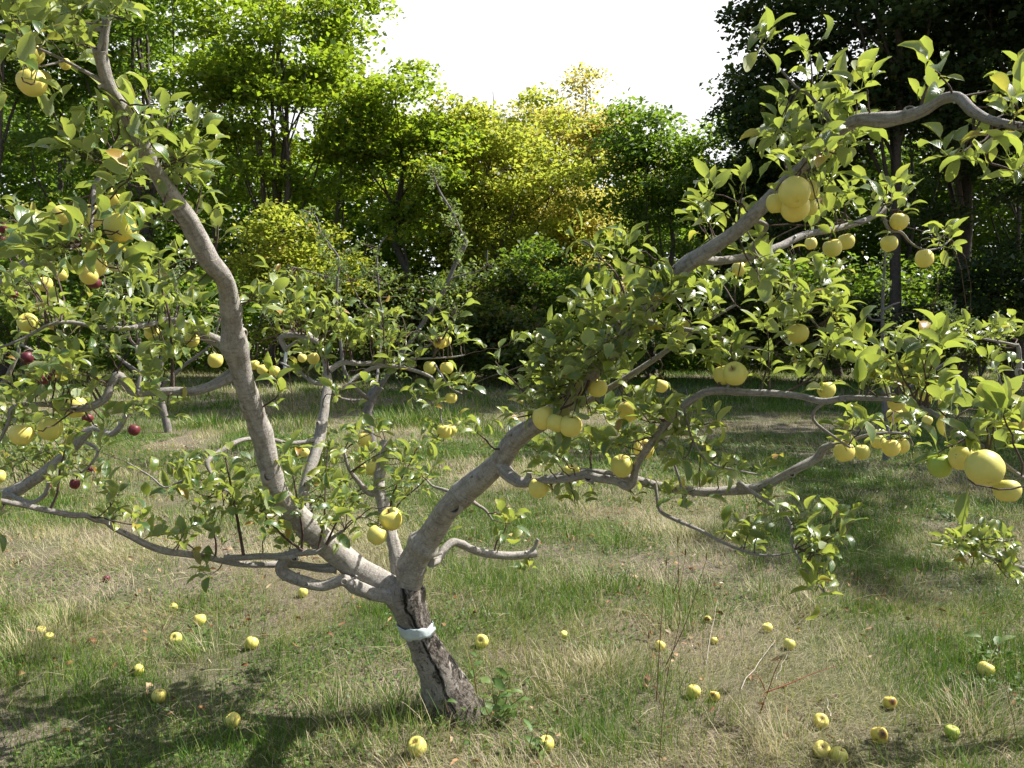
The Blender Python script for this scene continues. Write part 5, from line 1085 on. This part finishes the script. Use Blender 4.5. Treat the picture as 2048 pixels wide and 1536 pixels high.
WT('oak_tree', 'dark oak whose crown overhangs the sky from the right', 'tree', 1700, 21.5, -780, 330, 255, 'oak', 1000, 50, .13, trunk_r=.16, trunk_x=1.4, gap=.43)
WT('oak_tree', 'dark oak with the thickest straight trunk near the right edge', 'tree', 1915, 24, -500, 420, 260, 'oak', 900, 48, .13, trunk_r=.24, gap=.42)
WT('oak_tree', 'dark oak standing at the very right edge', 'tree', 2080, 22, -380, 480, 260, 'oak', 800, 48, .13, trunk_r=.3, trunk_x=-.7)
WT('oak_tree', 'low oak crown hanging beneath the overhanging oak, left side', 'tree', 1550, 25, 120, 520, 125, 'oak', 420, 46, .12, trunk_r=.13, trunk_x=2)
# second rank
for lb, px, d, top, hw, mat in [('maple far back behind the left edge', 140, 33, -160, 190, 'green'), ('maple far back seen between the stems of the fan shaped one', 450, 34, -120, 190, 'green'), ('yellowing maple far back left of the jutting crown', 690, 34, 60, 120, 'lime'),
                                ('yellowing maple far back under the sky gap, left part', 900, 36, 225, 140, 'yellow'), ('golden maple far back under the middle of the sky gap', 1090, 38, 215, 130, 'gold'), ('yellow maple far back behind the airy one', 1260, 37, 245, 130, 'yellow'), ('green maple far back right of the airy one', 1420, 35, 290, 110, 'green'),
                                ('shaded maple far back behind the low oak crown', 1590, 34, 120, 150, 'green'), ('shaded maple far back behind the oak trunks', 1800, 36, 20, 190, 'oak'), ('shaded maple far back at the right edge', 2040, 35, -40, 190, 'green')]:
    WT('maple_tree', lb, 'tree', px, d, top, 600, hw, mat, 240, 36, .15, trunk_r=.15, gap=.36)
# trees beyond the right edge whose shade lies over the grass
for lb, X, Y, H in [('dark oak beyond the right edge, nearer one', 15.2, 13.6, 16), ('dark oak beyond the right edge, farther one', 17.4, 19.0, 18)]:
    wood_tree('oak_tree', lb, 'tree', X, Y, H, 4.0, 4.6, 'oak', 420, 30, .17, trunk_r=.25, gap=.36)
# undergrowth along the foot of the wood
for lb, px, d, top, hw, mat in [('leafy bush under the far left maple', 40, 21, 430, 120, 'green'), ('green bush left of the scarred limb', 230, 23, 480, 120, 'green'), ('yellow green bush behind the bend of the left limb', 520, 22.5, 390, 110, 'yellow'), ('yellow green bush between the upright shoots', 660, 23.5, 440, 90, 'yellow'),
                                ('dark bush behind the long upright shoot', 800, 24, 520, 100, 'brush'), ('brownish bush in the middle of the wood edge', 980, 23, 510, 95, 'brush'), ('rounded green bush right of the brownish one', 1080, 23.5, 470, 85, 'green'), ('reddish brown low bush at the middle of the wood edge', 1000, 21.5, 600, 90, 'brush'),
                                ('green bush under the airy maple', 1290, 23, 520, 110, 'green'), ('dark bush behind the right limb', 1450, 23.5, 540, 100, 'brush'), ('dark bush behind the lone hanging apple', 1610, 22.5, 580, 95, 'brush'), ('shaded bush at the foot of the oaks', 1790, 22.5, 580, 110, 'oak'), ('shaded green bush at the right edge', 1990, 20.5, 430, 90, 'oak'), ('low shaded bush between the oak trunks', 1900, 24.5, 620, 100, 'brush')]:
    WT('bush', lb, 'bush', px, d, top, 735, hw, mat, 150, 42, .10, group='bushes along the woodland edge', trunk_r=.05, stems=3, gap=.34, cr=.38, nlimb=9)
# the depth of the wood
n = 150000; d = RNG.uniform(37, 47, n); x = RNG.uniform(-1.05, 1.05, n) * d * .75; y = d
zt = 7.0 + 3.5 * fbm(x * .16, y * 0 + 3, 200, 2) + 5 * np.clip(np.abs(x - 3) / 18 - .35, 0, 1); z = RNG.uniform(.1, 1, n) ** .8 * zt
kp = fbm(x * .5, z * .6 + y * .3, 210, 3) > .30; x, y, z = x[kp], y[kp], z[kp]; n = len(x); az = RNG.uniform(0, 6.28, n)
D = nrm(np.stack([np.cos(az), np.sin(az), RNG.normal(-.2, .4, n)], -1)); S = nrm(np.cross(D, np.array((0, 0, 1.0)) + RNG.normal(0, .5, (n, 3)))); s = RNG.uniform(.2, .42, n)
mb = MB(); kites(mb, np.stack([x, y, z], -1), D, S, s, s * .8, RNG.random(n), .2)
kites_n = 90000; d = RNG.uniform(27.5, 36, kites_n); x = RNG.uniform(-1.05, 1.05, kites_n) * d * .75
zt = 1.6 + 3.6 * fbm(x * .3, d * .15, 230, 2); z = RNG.uniform(.03, 1, kites_n) * zt; n = kites_n; az = RNG.uniform(0, 6.28, n)
D = nrm(np.stack([np.cos(az), np.sin(az), RNG.normal(-.2, .4, n)], -1)); S = nrm(np.cross(D, np.array((0, 0, 1.0)) + RNG.normal(0, .5, (n, 3)))); s = RNG.uniform(.12, .26, n)
kites(mb, np.stack([x, d, z], -1), D, S, s, s * .8, RNG.random(n), .2)
o = mb.build('woods', WOOD['green'], smooth=False); tag(o, 'depth of the deciduous wood behind the edge trees', None, None, 'stuff')
